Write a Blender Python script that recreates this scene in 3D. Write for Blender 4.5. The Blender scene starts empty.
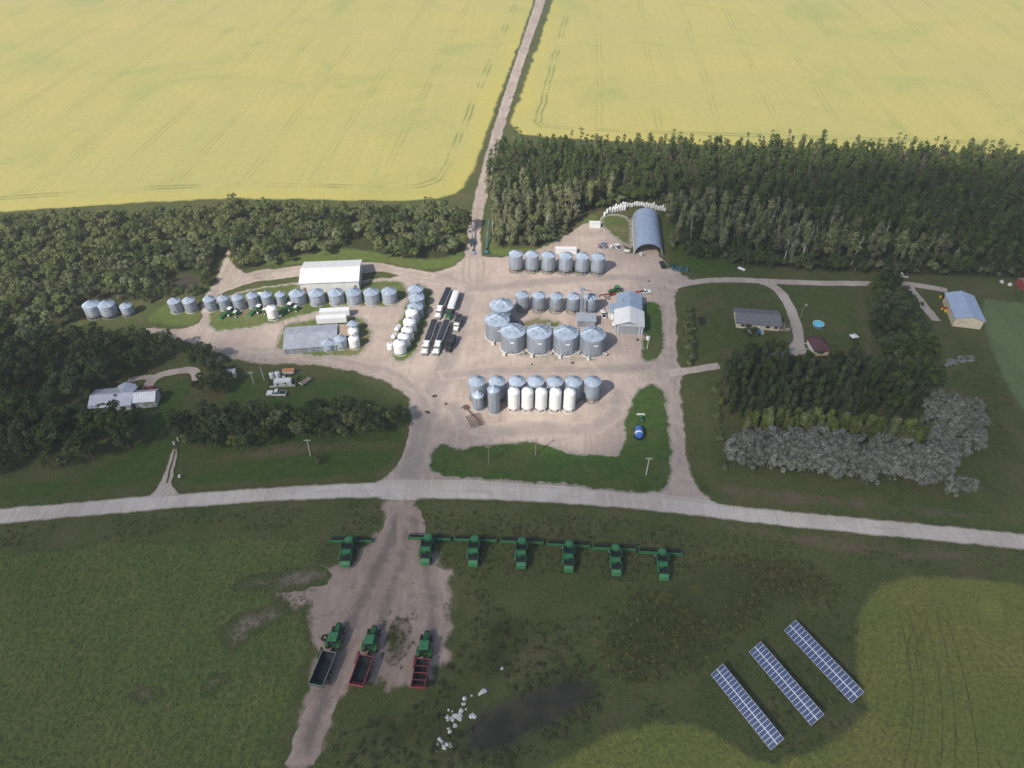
import bpy, math, random
import numpy as np
from mathutils import Vector, Matrix
from mathutils import noise as mnoise
from mathutils.geometry import delaunay_2d_cdt

RNG = random.Random(7)
NP = np.random.default_rng(11)
SC = bpy.context.scene
COL = SC.collection
R = math.radians

# ------------------------------------------------------------------ survey
# The yard was surveyed from the aerial photo: ground(u, v, h) is the point at
# height h above the flat prairie that photo position (u, v) looks at.
CAM_H, PITCH, FPX = 175.0, R(42.0), 720.0
def ground(u, v, h=0.0):
    dx, dy = (u - 512) / FPX, (384 - v) / FPX
    d = (dx, math.cos(PITCH) + dy * math.sin(PITCH), -math.sin(PITCH) + dy * math.cos(PITCH))
    t = (h - CAM_H) / d[2]
    return Vector((d[0] * t, d[1] * t, h))
def heading(a, b):
    """rotation about z that turns local +Y along a->b"""
    d = b - a
    return math.atan2(-d.x, d.y)

# ------------------------------------------------------------------ materials
class NT:
    def __init__(self, nt):
        self.nt = nt
    def n(self, typ, **kw):
        nd = self.nt.nodes.new(typ)
        for k, v in kw.items():
            if k.startswith('i_'):
                key = k[2:]
                key = int(key) if key.isdigit() else key.replace('_', ' ')
                if isinstance(v, bpy.types.NodeSocket):
                    self.nt.links.new(v, nd.inputs[key])
                else:
                    nd.inputs[key].default_value = v
            else:
                setattr(nd, k, v)
        return nd
    def math(self, op, a, b=None, c=None, clamp=False):
        nd = self.nt.nodes.new('ShaderNodeMath'); nd.operation = op; nd.use_clamp = clamp
        for i, x in enumerate((a, b, c)):
            if x is None: continue
            if isinstance(x, bpy.types.NodeSocket): self.nt.links.new(x, nd.inputs[i])
            else: nd.inputs[i].default_value = x
        return nd.outputs[0]
    def mix(self, f, a, b, blend='MIX'):
        nd = self.nt.nodes.new('ShaderNodeMix'); nd.data_type = 'RGBA'; nd.blend_type = blend
        for key, x in ((0, f), (6, a), (7, b)):
            if isinstance(x, bpy.types.NodeSocket): self.nt.links.new(x, nd.inputs[key])
            else:
                if key == 0: nd.inputs[0].default_value = x
                else: nd.inputs[key].default_value = tuple(x) + (1.0,) if len(x) == 3 else x
        return nd.outputs[2]
    def noise(self, vec, scale, detail=3.0, rough=0.55, dist=0.0):
        nd = self.nt.nodes.new('ShaderNodeTexNoise')
        self.nt.links.new(vec, nd.inputs['Vector'])
        nd.inputs['Scale'].default_value = scale; nd.inputs['Detail'].default_value = detail
        nd.inputs['Roughness'].default_value = rough; nd.inputs['Distortion'].default_value = dist
        return nd.outputs[0]
    def ramp(self, x, lo, hi, a=0.0, b=1.0, smooth=True):
        nd = self.nt.nodes.new('ShaderNodeMapRange')
        nd.interpolation_type = 'SMOOTHSTEP' if smooth else 'LINEAR'
        self.nt.links.new(x, nd.inputs[0])
        for i, val in ((1, lo), (2, hi), (3, a), (4, b)): nd.inputs[i].default_value = val
        return nd.outputs[0]
    def pos(self, rz=0.0, scale=(1, 1, 1)):
        g = self.nt.nodes.new('ShaderNodeNewGeometry')
        m = self.nt.nodes.new('ShaderNodeMapping'); m.vector_type = 'POINT'
        m.inputs['Rotation'].default_value = (0, 0, rz); m.inputs['Scale'].default_value = scale
        self.nt.links.new(g.outputs['Position'], m.inputs[0])
        return m.outputs[0]
    def objco(self, scale=(1, 1, 1)):
        g = self.nt.nodes.new('ShaderNodeTexCoord')
        m = self.nt.nodes.new('ShaderNodeMapping'); m.inputs['Scale'].default_value = scale
        self.nt.links.new(g.outputs['Object'], m.inputs[0])
        return m.outputs[0]
    def attr(self, name):
        a = self.nt.nodes.new('ShaderNodeAttribute'); a.attribute_name = name
        return a.outputs['Fac']

def new_mat(name):
    m = bpy.data.materials.new(name); m.use_nodes = True
    t = NT(m.node_tree)
    b = m.node_tree.nodes['Principled BSDF']
    return m, t, b

def plain(name, col, rough=0.5, metal=0.0, var=0.18, scale=1.5, bump=0.0, spec=0.3, dirt=None, streak=False):
    m, t, b = new_mat(name)
    co = t.objco((1, 1, 0.15) if streak else (1, 1, 1))
    n1 = t.noise(co, scale, 4)
    n2 = t.noise(co, scale * 5, 2)
    v = t.ramp(n1, 0.3, 0.7, 1 - var, 1 + var * 0.6)
    v = t.math('MULTIPLY', v, t.ramp(n2, 0.25, 0.75, 1 - var * 0.5, 1 + var * 0.3))
    oi = t.n('ShaderNodeObjectInfo')
    v = t.math('MULTIPLY', v, t.ramp(oi.outputs['Random'], 0, 1, 1 - var * 0.35, 1 + var * 0.25, smooth=False))
    vc = t.n('ShaderNodeCombineColor'); 
    for i in range(3): t.nt.links.new(v, vc.inputs[i])
    c = t.mix(1.0, col, vc.outputs[0], 'MULTIPLY')
    if dirt is not None:
        c = t.mix(t.ramp(t.noise(co, scale * 1.7, 5, 0.65), 0.52, 0.72, 0, 0.75), c, dirt)
    t.nt.links.new(c, b.inputs['Base Color'])
    b.inputs['Roughness'].default_value = rough; b.inputs['Metallic'].default_value = metal
    b.inputs['Specular IOR Level'].default_value = spec
    if bump:
        bp = t.n('ShaderNodeBump', i_Strength=bump, i_Distance=0.1, i_Height=n2)
        t.nt.links.new(bp.outputs[0], b.inputs['Normal'])
    return m

def ribbed(name, col, axis, period, rough=0.45, metal=0.6, var=0.15, depth=0.04, dirt=None, streak=True):
    """corrugated sheet metal: a sine ridge along one object axis"""
    m = plain(name, col, rough, metal, var, 0.6, 0, 0.4, dirt, streak)
    t = NT(m.node_tree); b = m.node_tree.nodes['Principled BSDF']
    s = t.n('ShaderNodeSeparateXYZ'); t.nt.links.new(t.objco(), s.inputs[0])
    w = t.math('SINE', t.math('MULTIPLY', s.outputs[axis], 2 * math.pi / period))
    bp = t.n('ShaderNodeBump', i_Strength=0.6, i_Distance=depth, i_Height=w)
    t.nt.links.new(bp.outputs[0], b.inputs['Normal'])
    return m

# --- ground colours: one shared node group for the rough grass
def grass_group():
    g = bpy.data.node_groups.new('rough_grass', 'ShaderNodeTree')
    g.interface.new_socket('Color', in_out='OUTPUT', socket_type='NodeSocketColor')
    t = NT(g); out = g.nodes.new('NodeGroupOutput')
    p = t.pos()
    big, mid, fine = t.noise(p, 0.018, 4, 0.6), t.noise(p, 0.09, 5, 0.65, 0.6), t.noise(p, 0.9, 4, 0.7)
    grain = t.noise(p, 3.2, 2, 0.7)
    c = t.mix(t.ramp(big, 0.35, 0.68), (0.058, 0.088, 0.022), (0.082, 0.092, 0.030))
    c = t.mix(t.ramp(mid, 0.42, 0.70, 0, 0.85), c, (0.120, 0.104, 0.048))
    c = t.mix(t.ramp(mid, 0.30, 0.45, 0.7, 0), c, (0.034, 0.062, 0.018))
    c = t.mix(t.ramp(fine, 0.35, 0.75, 0.0, 0.6), c, (0.150, 0.145, 0.062))
    c = t.mix(t.ramp(grain, 0.36, 0.56, 0.6, 0), c, (0.018, 0.030, 0.010))
    patch = t.noise(p, 0.045, 5, 0.7, 1.2)
    c = t.mix(t.ramp(patch, 0.55, 0.72, 0, 0.55), c, (0.100, 0.078, 0.045))
    g.links.new(c, out.inputs[0])
    return g
GRASS = grass_group()
def grass_col(t):
    nd = t.nt.nodes.new('ShaderNodeGroup'); nd.node_tree = GRASS
    return nd.outputs[0]

def ground_finish(t, b, c, bump=0.4, scale=1.3):
    t.nt.links.new(c, b.inputs['Base Color'])
    b.inputs['Roughness'].default_value = 0.95
    b.inputs['Specular IOR Level'].default_value = 0.1
    if bump:
        h = t.noise(t.pos(), scale, 4, 0.7)
        bp = t.n('ShaderNodeBump', i_Strength=bump, i_Distance=0.5, i_Height=h)
        t.nt.links.new(bp.outputs[0], b.inputs['Normal'])

def edge_mask(t, soft, amp, scale=0.25):
    """1 inside the sheet, ragged 0 toward its outline"""
    n = t.noise(t.pos(), scale, 5, 0.7)
    e = t.math('ADD', t.attr('edge'), t.math('MULTIPLY', t.math('SUBTRACT', n, 0.5), amp))
    return t.ramp(e, soft * 0.25, soft)

def mat_grass():
    m, t, b = new_mat('rough_grass'); ground_finish(t, b, grass_col(t), 0.5, 1.6); return m

def mat_lawn(name, tint, dry=(0.085, 0.075, 0.038), dryamt=0.5, under=None, soft=1.6, amp=2.5):
    m, t, b = new_mat(name)
    p = t.pos()
    c = t.mix(t.ramp(t.noise(p, 0.35, 5, 0.7), 0.3, 0.75), tint, tuple(x * 1.5 for x in tint))
    c = t.mix(t.ramp(t.noise(p, 0.06, 4, 0.6), 0.45, 0.7, 0, dryamt), c, dry)
    c = t.mix(t.ramp(t.noise(p, 2.6, 2, 0.7), 0.35, 0.55, 0.4, 0), c, tuple(x * 0.45 for x in tint))
    e = edge_mask(t, soft, amp, 0.45 if under else 0.25)
    if under is None: c = t.mix(e, grass_col(t), c)
    else:
        u = t.mix(t.ramp(t.noise(p, 0.5, 5, 0.7), 0.3, 0.7), under, tuple(x * .7 for x in under))
        c = t.mix(e, u, c)
    ground_finish(t, b, c, 0.35, 1.6); return m

def mat_gravel(name, col, tracks=0.0, soft=1.6, amp=3.0, patch=0.5, dark=(0.16, 0.135, 0.115), stain=0.5, pfar=9.0):
    m, t, b = new_mat(name)
    p = t.pos()
    lite = tuple(min(.62, x * 1.22) for x in col)
    c = t.mix(t.ramp(t.noise(p, 0.045, 6, 0.65, 0.8), 0.33, 0.68), tuple(x * 0.80 for x in col), lite)
    c = t.mix(t.ramp(t.noise(p, 0.13, 6, 0.72, 1.5), 0.52, 0.78, 0, stain), c, dark)
    c = t.mix(t.ramp(t.noise(t.pos(R(8), (0.9, 0.05, 1)), 0.7, 5, 0.75, 0.6), 0.46, 0.68, 0, 0.6), c, lite)
    c = t.mix(t.ramp(t.noise(t.pos(R(84), (0.9, 0.05, 1)), 0.6, 5, 0.75, 0.6), 0.48, 0.70, 0, 0.55), c, tuple(x * 0.70 for x in col))
    c = t.mix(t.ramp(t.noise(t.pos(R(40), (0.9, 0.07, 1)), 0.5, 5, 0.75, 0.6), 0.52, 0.74, 0, 0.4), c, tuple((x + y) / 2 for x, y in zip(col, dark)))
    c = t.mix(t.ramp(t.noise(p, 1.4, 4, 0.75), 0.35, 0.7, 0.4, 0), c, tuple(x * 0.6 for x in col))
    if tracks:
        w = t.math('SINE', t.math('MULTIPLY', t.attr('lane'), 2 * math.pi / tracks))
        w = t.math('MULTIPLY', t.ramp(w, 0.0, 1.0, 0, 0.75), t.ramp(t.noise(p, 0.05, 3), 0.3, 0.6))
        c = t.mix(w, c, tuple(x * 0.72 for x in col))
    e = edge_mask(t, soft, amp)
    if patch:
        g2 = t.ramp(t.noise(p, 0.16, 6, 0.78, 0.6), 0.57, 0.68, 0, patch)
        far = t.ramp(t.attr('edge'), 2.0, pfar, 1, 0)
        e = t.math('SUBTRACT', e, t.math('MULTIPLY', g2, far), clamp=True)
    c = t.mix(e, grass_col(t), c)
    ground_finish(t, b, c, 0.25, 2.5); return m

def mat_rut(name, col, under, soft=2.2, amp=3.0):
    m, t, b = new_mat(name)
    p = t.pos()
    def mott(cc):
        c = t.mix(t.ramp(t.noise(p, 0.12, 5, 0.7, 1.0), 0.35, 0.7), tuple(x * .86 for x in cc), tuple(x * 1.12 for x in cc))
        return t.mix(t.ramp(t.noise(p, 1.4, 4, 0.75), 0.35, 0.7, 0.4, 0), c, tuple(x * .6 for x in cc))
    w = t.math('SINE', t.math('MULTIPLY', t.attr('edge'), 2 * math.pi / 1.3))
    c = t.mix(t.ramp(w, -.2, 1, 0, 0.5), mott(col), tuple(x * .72 for x in col))
    c = t.mix(edge_mask(t, soft, amp, 0.5), mott(under), c)
    ground_finish(t, b, c, 0.25, 2.5); return m

def mat_canola(name, rz, spacing, phase):
    m, t, b = new_mat(name)
    p = t.pos()
    c = t.mix(t.ramp(t.noise(p, 0.009, 4, 0.6), 0.3, 0.7), (0.445, 0.376, 0.122), (0.395, 0.358, 0.135))
    c = t.mix(t.ramp(t.noise(p, 0.012, 6, 0.7, 0.7), 0.50, 0.68, 0, 0.8), c, (0.285, 0.305, 0.105))
    c = t.mix(t.ramp(t.noise(p, 0.0135, 4, 0.65), 0.55, 0.72, 0, 0.65), c, (0.485, 0.385, 0.150))
    c = t.mix(t.ramp(t.noise(t.pos(rz, (1, 0.016, 1)), 0.13, 6, 0.8), 0.44, 0.72, 0, 0.4), c, (0.300, 0.310, 0.105))
    c = t.mix(t.ramp(t.noise(t.pos(rz, (1, 0.008, 1)), 0.45, 4, 0.75), 0.46, 0.70, 0, 0.35), c, (0.34, 0.335, 0.10))
    c = t.mix(t.ramp(t.noise(p, 0.35, 5, 0.8), 0.34, 0.62, 0.42, 0), c, (0.27, 0.265, 0.075))
    # sprayer tramlines: a pair of wheel marks every pass
    s = t.n('ShaderNodeSeparateXYZ'); t.nt.links.new(t.pos(rz), s.inputs[0])
    x = t.math('ADD', s.outputs[0], t.math('MULTIPLY', t.noise(t.pos(rz, (0.0, 1, 1)), 0.006, 2), 5.0))
    ph = t.math('FRACT', t.math('DIVIDE', t.math('ADD', x, phase), spacing))
    k = t.math('ABSOLUTE', t.math('SUBTRACT', t.math('ABSOLUTE', t.math('SUBTRACT', ph, 0.5)), 1.6 / spacing))
    line = t.ramp(k, 0.25 / spacing, 0.85 / spacing, 1, 0)
    line = t.math('MULTIPLY', line, t.ramp(t.noise(p, 0.02, 3), 0.34, 0.70, 0.03, 0.40))
    line = t.math('MULTIPLY', line, t.ramp(t.attr('edge'), 18, 26))
    c = t.mix(line, c, (0.16, 0.18, 0.06))
    # headland rounds parallel with the field edge
    hd = t.math('ABSOLUTE', t.math('SUBTRACT', t.math('ABSOLUTE', t.math('SUBTRACT', t.attr('edge'), 17.0)), 1.5))
    hl = t.math('MULTIPLY', t.ramp(hd, 0.3, 1.1, 0.7, 0), t.ramp(t.noise(p, 0.03, 3), 0.4, 0.62))
    c = t.mix(hl, c, (0.15, 0.18, 0.06))
    c = t.mix(t.ramp(t.attr('edge'), 2, 16, 0.45, 0), c, (0.43, 0.37, 0.09))
    c = t.mix(edge_mask(t, 3.0, 3.0), grass_col(t), c)
    ground_finish(t, b, c, 0.3, 1.2); return m

def mat_crop(name, c1, c2, c3, rz, arcs=0.0, rows=0.0, soft=3.0):
    m, t, b = new_mat(name)
    p = t.pos()
    c = t.mix(t.ramp(t.noise(p, 0.025, 5, 0.65, 0.5), 0.35, 0.68), c1, c2)
    c = t.mix(t.ramp(t.noise(p, 0.10, 5, 0.72, 0.7), 0.48, 0.72, 0, 0.85), c, c3)
    c = t.mix(t.ramp(t.noise(p, 0.06, 6, 0.72, 0.4), 0.28, 0.45, 0.5, 0), c, tuple(x * 0.5 for x in c1))
    c = t.mix(t.ramp(t.noise(p, 1.0, 3, 0.75), 0.33, 0.7, 0.5, 0), c, tuple(x * 0.5 for x in c1))
    if rows:
        c = t.mix(t.ramp(t.noise(t.pos(rz, (1, 0.03, 1)), rows, 3, 0.7), 0.45, 0.7, 0, 0.5), c, tuple(x * 0.62 for x in c1))
    if arcs:
        x = t.math('ADD', t.attr('edge'), t.math('MULTIPLY', t.noise(p, 0.02, 2), 3.0))
        ph = t.math('FRACT', t.math('DIVIDE', x, arcs))
        k = t.math('ABSOLUTE', t.math('SUBTRACT', t.math('ABSOLUTE', t.math('SUBTRACT', ph, 0.5)), 1.1 / arcs))
        ln = t.math('MULTIPLY', t.ramp(k, 0.1 / arcs, 0.5 / arcs, 1, 0), t.ramp(t.noise(p, 0.035, 3), 0.52, 0.7, 0.03, 0.6))
        c = t.mix(ln, c, tuple(x * 0.35 for x in c1))
        fine = t.math('SINE', t.math('MULTIPLY', t.attr('edge'), 2 * math.pi / 1.4))
        c = t.mix(t.ramp(fine, 0, 1, 0, 0.22), c, tuple(x * 0.6 for x in c1))
    c = t.mix(edge_mask(t, soft, soft * 1.2), grass_col(t), c)
    ground_finish(t, b, c, 0.45, 1.3); return m

M = {}
M['grass'] = mat_grass()
M['lawn'] = mat_lawn('mown_lawn', (0.044, 0.075, 0.017), (0.105, 0.092, 0.042), 0.6)
M['lawn_dry'] = mat_lawn('worn_lawn', (0.078, 0.095, 0.030), (0.19, 0.155, 0.09), 0.9)
GU = (0.37, 0.32, 0.27)
M['island'] = mat_lawn('island_grass', (0.046, 0.080, 0.018), (0.115, 0.100, 0.046), 0.6, GU, 1.3, 3.6)
M['island_dry'] = mat_lawn('dry_island_grass', (0.085, 0.105, 0.030), (0.22, 0.18, 0.11), 0.9, GU, 2.2, 5.0)
M['patch'] = mat_lawn('weedy_island', (0.060, 0.066, 0.022), (0.11, 0.088, 0.04), 0.8, (0.26, 0.205, 0.17), 4.0, 8.0)
M['island_sun'] = mat_lawn('sunlit_island_grass', (0.080, 0.110, 0.028), (0.21, 0.175, 0.10), 0.85, GU, 1.8, 4.4)  # lighter copy of the island grass, with sunlight put into the colour
M['meadow'] = mat_lawn('sunlit_grass', (0.088, 0.118, 0.030), (0.14, 0.128, 0.052), 0.6)  # bright strips by the wood: the sunlit look is painted into the grass
M['lawn_olive'] = mat_lawn('olive_lawn', (0.056, 0.074, 0.021), (0.112, 0.092, 0.048), 0.85)
M['drive'] = mat_gravel('drive_gravel', (0.46, 0.39, 0.335), 0.0, 0.55, 0.9, 0.25, stain=0.3)
M['dirt_rut'] = mat_rut('dirt_ruts', (0.245, 0.192, 0.163), (0.358, 0.276, 0.227), 3.0, 4.5)
M['yard_rut'] = mat_rut('yard_ruts', (0.360, 0.302, 0.266), (0.425, 0.345, 0.292))
M['dirt_soft'] = mat_gravel('thin_bare_dirt', (0.215, 0.172, 0.138), 0.0, 4.0, 9.0, 0.8, (0.10, 0.085, 0.07), 0.6, 30.0)
M['crop_rut'] = plain('crushed_crop', (0.115, 0.128, 0.036), 0.95, 0, 0.4, 0.4)
M['soil'] = mat_gravel('garden_soil', (0.032, 0.030, 0.022), 0.0, 1.5, 2.5, 0.5, (0.02, 0.02, 0.012), 0.5)
M['brown'] = mat_gravel('brown_verge', (0.150, 0.112, 0.076), 0.0, 4.0, 6.0, 0.6, (0.06, 0.05, 0.03), 0.5)
M['road'] = mat_gravel('road_gravel', (0.57, 0.478, 0.418), 3.1, 1.3, 1.6, 0.0, stain=0.2)
M['yard'] = mat_gravel('yard_gravel', (0.435, 0.352, 0.296), 0.0, 1.6, 3.6, 0.75, (0.20, 0.155, 0.125), stain=0.75)
M['track'] = mat_gravel('track_gravel', (0.425, 0.346, 0.292), 2.4, 1.2, 2.2, 0.6)
M['dirt'] = mat_gravel('bare_dirt', (0.375, 0.288, 0.236), 0.0, 3.0, 6.5, 0.95, (0.13, 0.105, 0.09), 0.75, 30.0)
M['canola_w'] = mat_canola('canola_west', R(5.2), 36.0, 9.0)
M['canola_e'] = mat_canola('canola_east', R(5.2), 36.0, 2.0)
M['crop_w'] = mat_crop('green_crop', (0.098, 0.144, 0.037), (0.136, 0.156, 0.045), (0.195, 0.175, 0.060), R(-4), rows=0.9)
M['crop_e'] = mat_crop('ripening_crop', (0.200, 0.216, 0.054), (0.246, 0.238, 0.064), (0.166, 0.192, 0.054), R(-20), arcs=11.0, soft=2.5)
M['pasture'] = mat_crop('pale_pasture', (0.140, 0.190, 0.080), (0.155, 0.202, 0.086), (0.120, 0.166, 0.072), R(40), rows=0.3)
M['weeds_ground'] = mat_crop('weedy_ground', (0.056, 0.072, 0.024), (0.082, 0.080, 0.030), (0.140, 0.115, 0.032), 0, soft=9.0)
M['scrub'] = mat_crop('wood_floor', (0.045, 0.056, 0.020), (0.066, 0.066, 0.028), (0.085, 0.072, 0.034), 0, soft=4.0)

def mat_pond():
    m, t, b = new_mat('slough_mud')
    p = t.pos()
    c = t.mix(t.ramp(t.noise(p, 0.12, 4, 0.6), 0.35, 0.7), (0.038, 0.036, 0.028), (0.066, 0.058, 0.044))
    c = t.mix(edge_mask(t, 2.2, 4.5), t.mix(0.5, grass_col(t), (0.05, 0.046, 0.03)), c)
    t.nt.links.new(c, b.inputs['Base Color'])
    b.inputs['Roughness'].default_value = 0.9; b.inputs['Specular IOR Level'].default_value = 0.05
    return m
M['pond'] = mat_pond()

M['galv'] = ribbed('galvanized_wall', (0.300, 0.340, 0.400), 2, 0.22, 0.55, 0.2, 0.22, 0.03, (0.30, 0.29, 0.28))
M['galv_old'] = ribbed('weathered_galvanized_wall', (0.265, 0.300, 0.352), 2, 0.22, 0.55, 0.2, 0.28, 0.03, (0.24, 0.22, 0.20))
M['galv_roof'] = plain('galvanized_roof', (0.340, 0.402, 0.490), 0.45, 0.25, 0.2, 0.5, dirt=(0.31, 0.335, 0.37))
M['galv_new'] = ribbed('bright_galvanized_wall', (0.335, 0.375, 0.435), 2, 0.22, 0.5, 0.2, 0.18, 0.03)
M['steel'] = plain('grey_steel', (0.30, 0.31, 0.32), 0.5, 0.5, 0.2)
M['concrete'] = plain('concrete', (0.50, 0.47, 0.43), 0.9, 0, 0.2, 0.8)
M['white'] = plain('white_paint', (0.66, 0.66, 0.655), 0.35, 0, 0.06, 0.5, spec=0.4)
M['white_old'] = plain('weathered_white_paint', (0.56, 0.55, 0.525), 0.5, 0, 0.14, 0.7, dirt=(0.45, 0.42, 0.38))
M['white_metal'] = ribbed('white_sheet_metal', (0.64, 0.635, 0.615), 0, 0.9, 0.45, 0.0, 0.08, 0.02)
M['cream'] = plain('cream_siding', (0.66, 0.58, 0.42), 0.6, 0, 0.12, 0.6)
M['blue_metal'] = ribbed('blue_grey_roof_metal', (0.33, 0.40, 0.50), 0, 0.9, 0.4, 0.3, 0.12, 0.03)
M['quonset'] = ribbed('arched_galvanized_shell', (0.40, 0.47, 0.58), 1, 0.9, 0.45, 0.3, 0.14, 0.05, streak=False)
M['grey_roof'] = plain('grey_shingle', (0.155, 0.155, 0.165), 0.85, 0, 0.22, 1.2, 0.2)
M['shed_roof'] = ribbed('grey_blue_shed_roof', (0.34, 0.365, 0.40), 0, 1.0, 0.5, 0.3, 0.15, 0.03)
M['brown_roof'] = plain('rusty_brown_roof', (0.36, 0.27, 0.20), 0.8, 0, 0.3, 0.9)
M['maroon'] = plain('maroon_shingle', (0.10, 0.045, 0.05), 0.85, 0, 0.2, 1.2)
M['pale_roof'] = ribbed('pale_blue_roof_metal', (0.46, 0.54, 0.66), 0, 0.9, 0.4, 0.3, 0.08, 0.03)
M['silver_roof'] = ribbed('silver_house_roof', (0.60, 0.62, 0.66), 0, 0.8, 0.4, 0.3, 0.1, 0.03)
M['dark'] = plain('dark_opening', (0.02, 0.02, 0.022), 0.7, 0, 0.2)
M['rubber'] = plain('tyre_rubber', (0.022, 0.022, 0.022), 0.85, 0, 0.2)
M['glass'] = plain('tinted_glass', (0.03, 0.04, 0.05), 0.12, 0, 0.05, spec=0.6)
M['green'] = plain('green_paint', (0.022, 0.115, 0.030), 0.38, 0, 0.16, 0.8, spec=0.4)
M['green_roof'] = plain('faded_green_roof', (0.045, 0.185, 0.072), 0.4, 0, 0.12, 0.8, spec=0.4)
M['green_dk'] = plain('dark_green_paint', (0.02, 0.085, 0.035), 0.45, 0, 0.2, 0.8)
M['yellow'] = plain('yellow_paint', (0.65, 0.44, 0.04), 0.45, 0, 0.12)
M['red'] = plain('red_paint', (0.32, 0.035, 0.03), 0.45, 0, 0.2, 0.8)
M['cart_red'] = plain('faded_red_paint', (0.30, 0.06, 0.065), 0.5, 0, 0.2, 0.8)
M['rust'] = plain('rusty_iron', (0.145, 0.078, 0.058), 0.85, 0, 0.35, 1.2)
M['orange'] = plain('orange_paint', (0.55, 0.20, 0.08), 0.5, 0, 0.2)
M['blue'] = plain('blue_paint', (0.05, 0.13, 0.42), 0.35, 0, 0.12, spec=0.4)
M['teal'] = plain('blue_green_paint', (0.05, 0.17, 0.22), 0.45, 0, 0.15)
M['tarp'] = plain('dark_tarp', (0.030, 0.033, 0.042), 0.6, 0, 0.25, 0.8, 0.3)
M['black'] = plain('black_paint', (0.02, 0.02, 0.022), 0.4, 0, 0.2)
M['grain_dark'] = plain('cart_inside', (0.012, 0.020, 0.020), 0.7, 0, 0.3)
M['wood'] = plain('weathered_wood', (0.24, 0.19, 0.15), 0.85, 0, 0.25, 1.0)
M['poolwater'] = plain('pool_water', (0.10, 0.55, 0.75), 0.1, 0, 0.08, 1.0, 0.1, 0.5)
M['poolwall'] = plain('pool_wall', (0.10, 0.20, 0.30), 0.5, 0, 0.1)
M['stone'] = plain('white_stone', (0.62, 0.60, 0.57), 0.85, 0, 0.2, 0.9, 0.3)
M['greystone'] = plain('grey_rubble', (0.20, 0.19, 0.195), 0.9, 0, 0.25, 0.9, 0.3)
M['panel'] = plain('solar_glass', (0.045, 0.070, 0.160), 0.14, 0.0, 0.12, 0.6, spec=0.8)
M['frame'] = plain('aluminium_frame', (0.66, 0.68, 0.72), 0.4, 0.4, 0.05)
M['bark'] = plain('brown_bark', (0.12, 0.095, 0.075), 0.9, 0, 0.3, 2)
M['bark_pale'] = plain('pale_aspen_bark', (0.50, 0.46, 0.41), 0.85, 0, 0.35, 1.2)
M['maroon_paint'] = plain('maroon_car_paint', (0.17, 0.02, 0.03), 0.3, 0, 0.1)
M['mulch'] = plain('brown_earth', (0.085, 0.06, 0.048), 0.95, 0, 0.3, 0.6, 0.4)

def mat_leaf(name, c1, c2, trans=0.25, objvar=0.3):
    m, t, b = new_mat(name)
    a = t.attr('tint')
    c = t.mix(a, c1, c2)
    oi = t.n('ShaderNodeObjectInfo')
    hv = t.n('ShaderNodeHueSaturation'); t.nt.links.new(c, hv.inputs['Color'])
    rnd = oi.outputs['Random']
    t.nt.links.new(t.ramp(rnd, 0, 1, 0.485, 0.515, smooth=False), hv.inputs['Hue'])
    r2 = t.math('FRACT', t.math('MULTIPLY', rnd, 7.31))
    t.nt.links.new(t.ramp(r2, 0, 1, 1 - objvar, 1 + objvar, smooth=False), hv.inputs['Value'])
    t.nt.links.new(t.ramp(t.math('FRACT', t.math('MULTIPLY', rnd, 13.7)), 0, 1, 0.75, 1.1, smooth=False), hv.inputs['Saturation'])
    d = t.n('ShaderNodeBsdfDiffuse'); t.nt.links.new(hv.outputs[0], d.inputs[0])
    tr = t.n('ShaderNodeBsdfTranslucent'); t.nt.links.new(hv.outputs[0], tr.inputs[0])
    mx = t.n('ShaderNodeMixShader', i_0=trans)
    t.nt.links.new(d.outputs[0], mx.inputs[1]); t.nt.links.new(tr.outputs[0], mx.inputs[2])
    out = m.node_tree.nodes['Material Output']; t.nt.links.new(mx.outputs[0], out.inputs[0])
    m.node_tree.nodes.remove(b)
    return m
L = {}
L['aspen'] = mat_leaf('aspen_leaves', (0.102, 0.126, 0.048), (0.212, 0.216, 0.104))
L['maple'] = mat_leaf('broad_leaves', (0.038, 0.064, 0.021), (0.096, 0.124, 0.042))
L['bush'] = mat_leaf('bush_leaves', (0.096, 0.122, 0.042), (0.190, 0.204, 0.084))
L['poplar'] = mat_leaf('poplar_leaves', (0.040, 0.064, 0.022), (0.088, 0.112, 0.038))
L['olive'] = mat_leaf('olive_leaves', (0.100, 0.128, 0.036), (0.190, 0.208, 0.060))
L['silver'] = mat_leaf('silver_leaves', (0.148, 0.164, 0.132), (0.235, 0.250, 0.208), 0.15, 0.15)
L['crop'] = mat_leaf('crop_leaves', (0.072, 0.106, 0.029), (0.134, 0.160, 0.048), 0.3)
L['ripe'] = mat_leaf('ripening_leaves', (0.148, 0.176, 0.046), (0.256, 0.266, 0.078), 0.3)
L['weed'] = mat_leaf('weed_leaves', (0.055, 0.068, 0.022), (0.125, 0.115, 0.042))
L['golden'] = mat_leaf('goldenrod_leaves', (0.115, 0.098, 0.028), (0.24, 0.175, 0.036))

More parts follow.
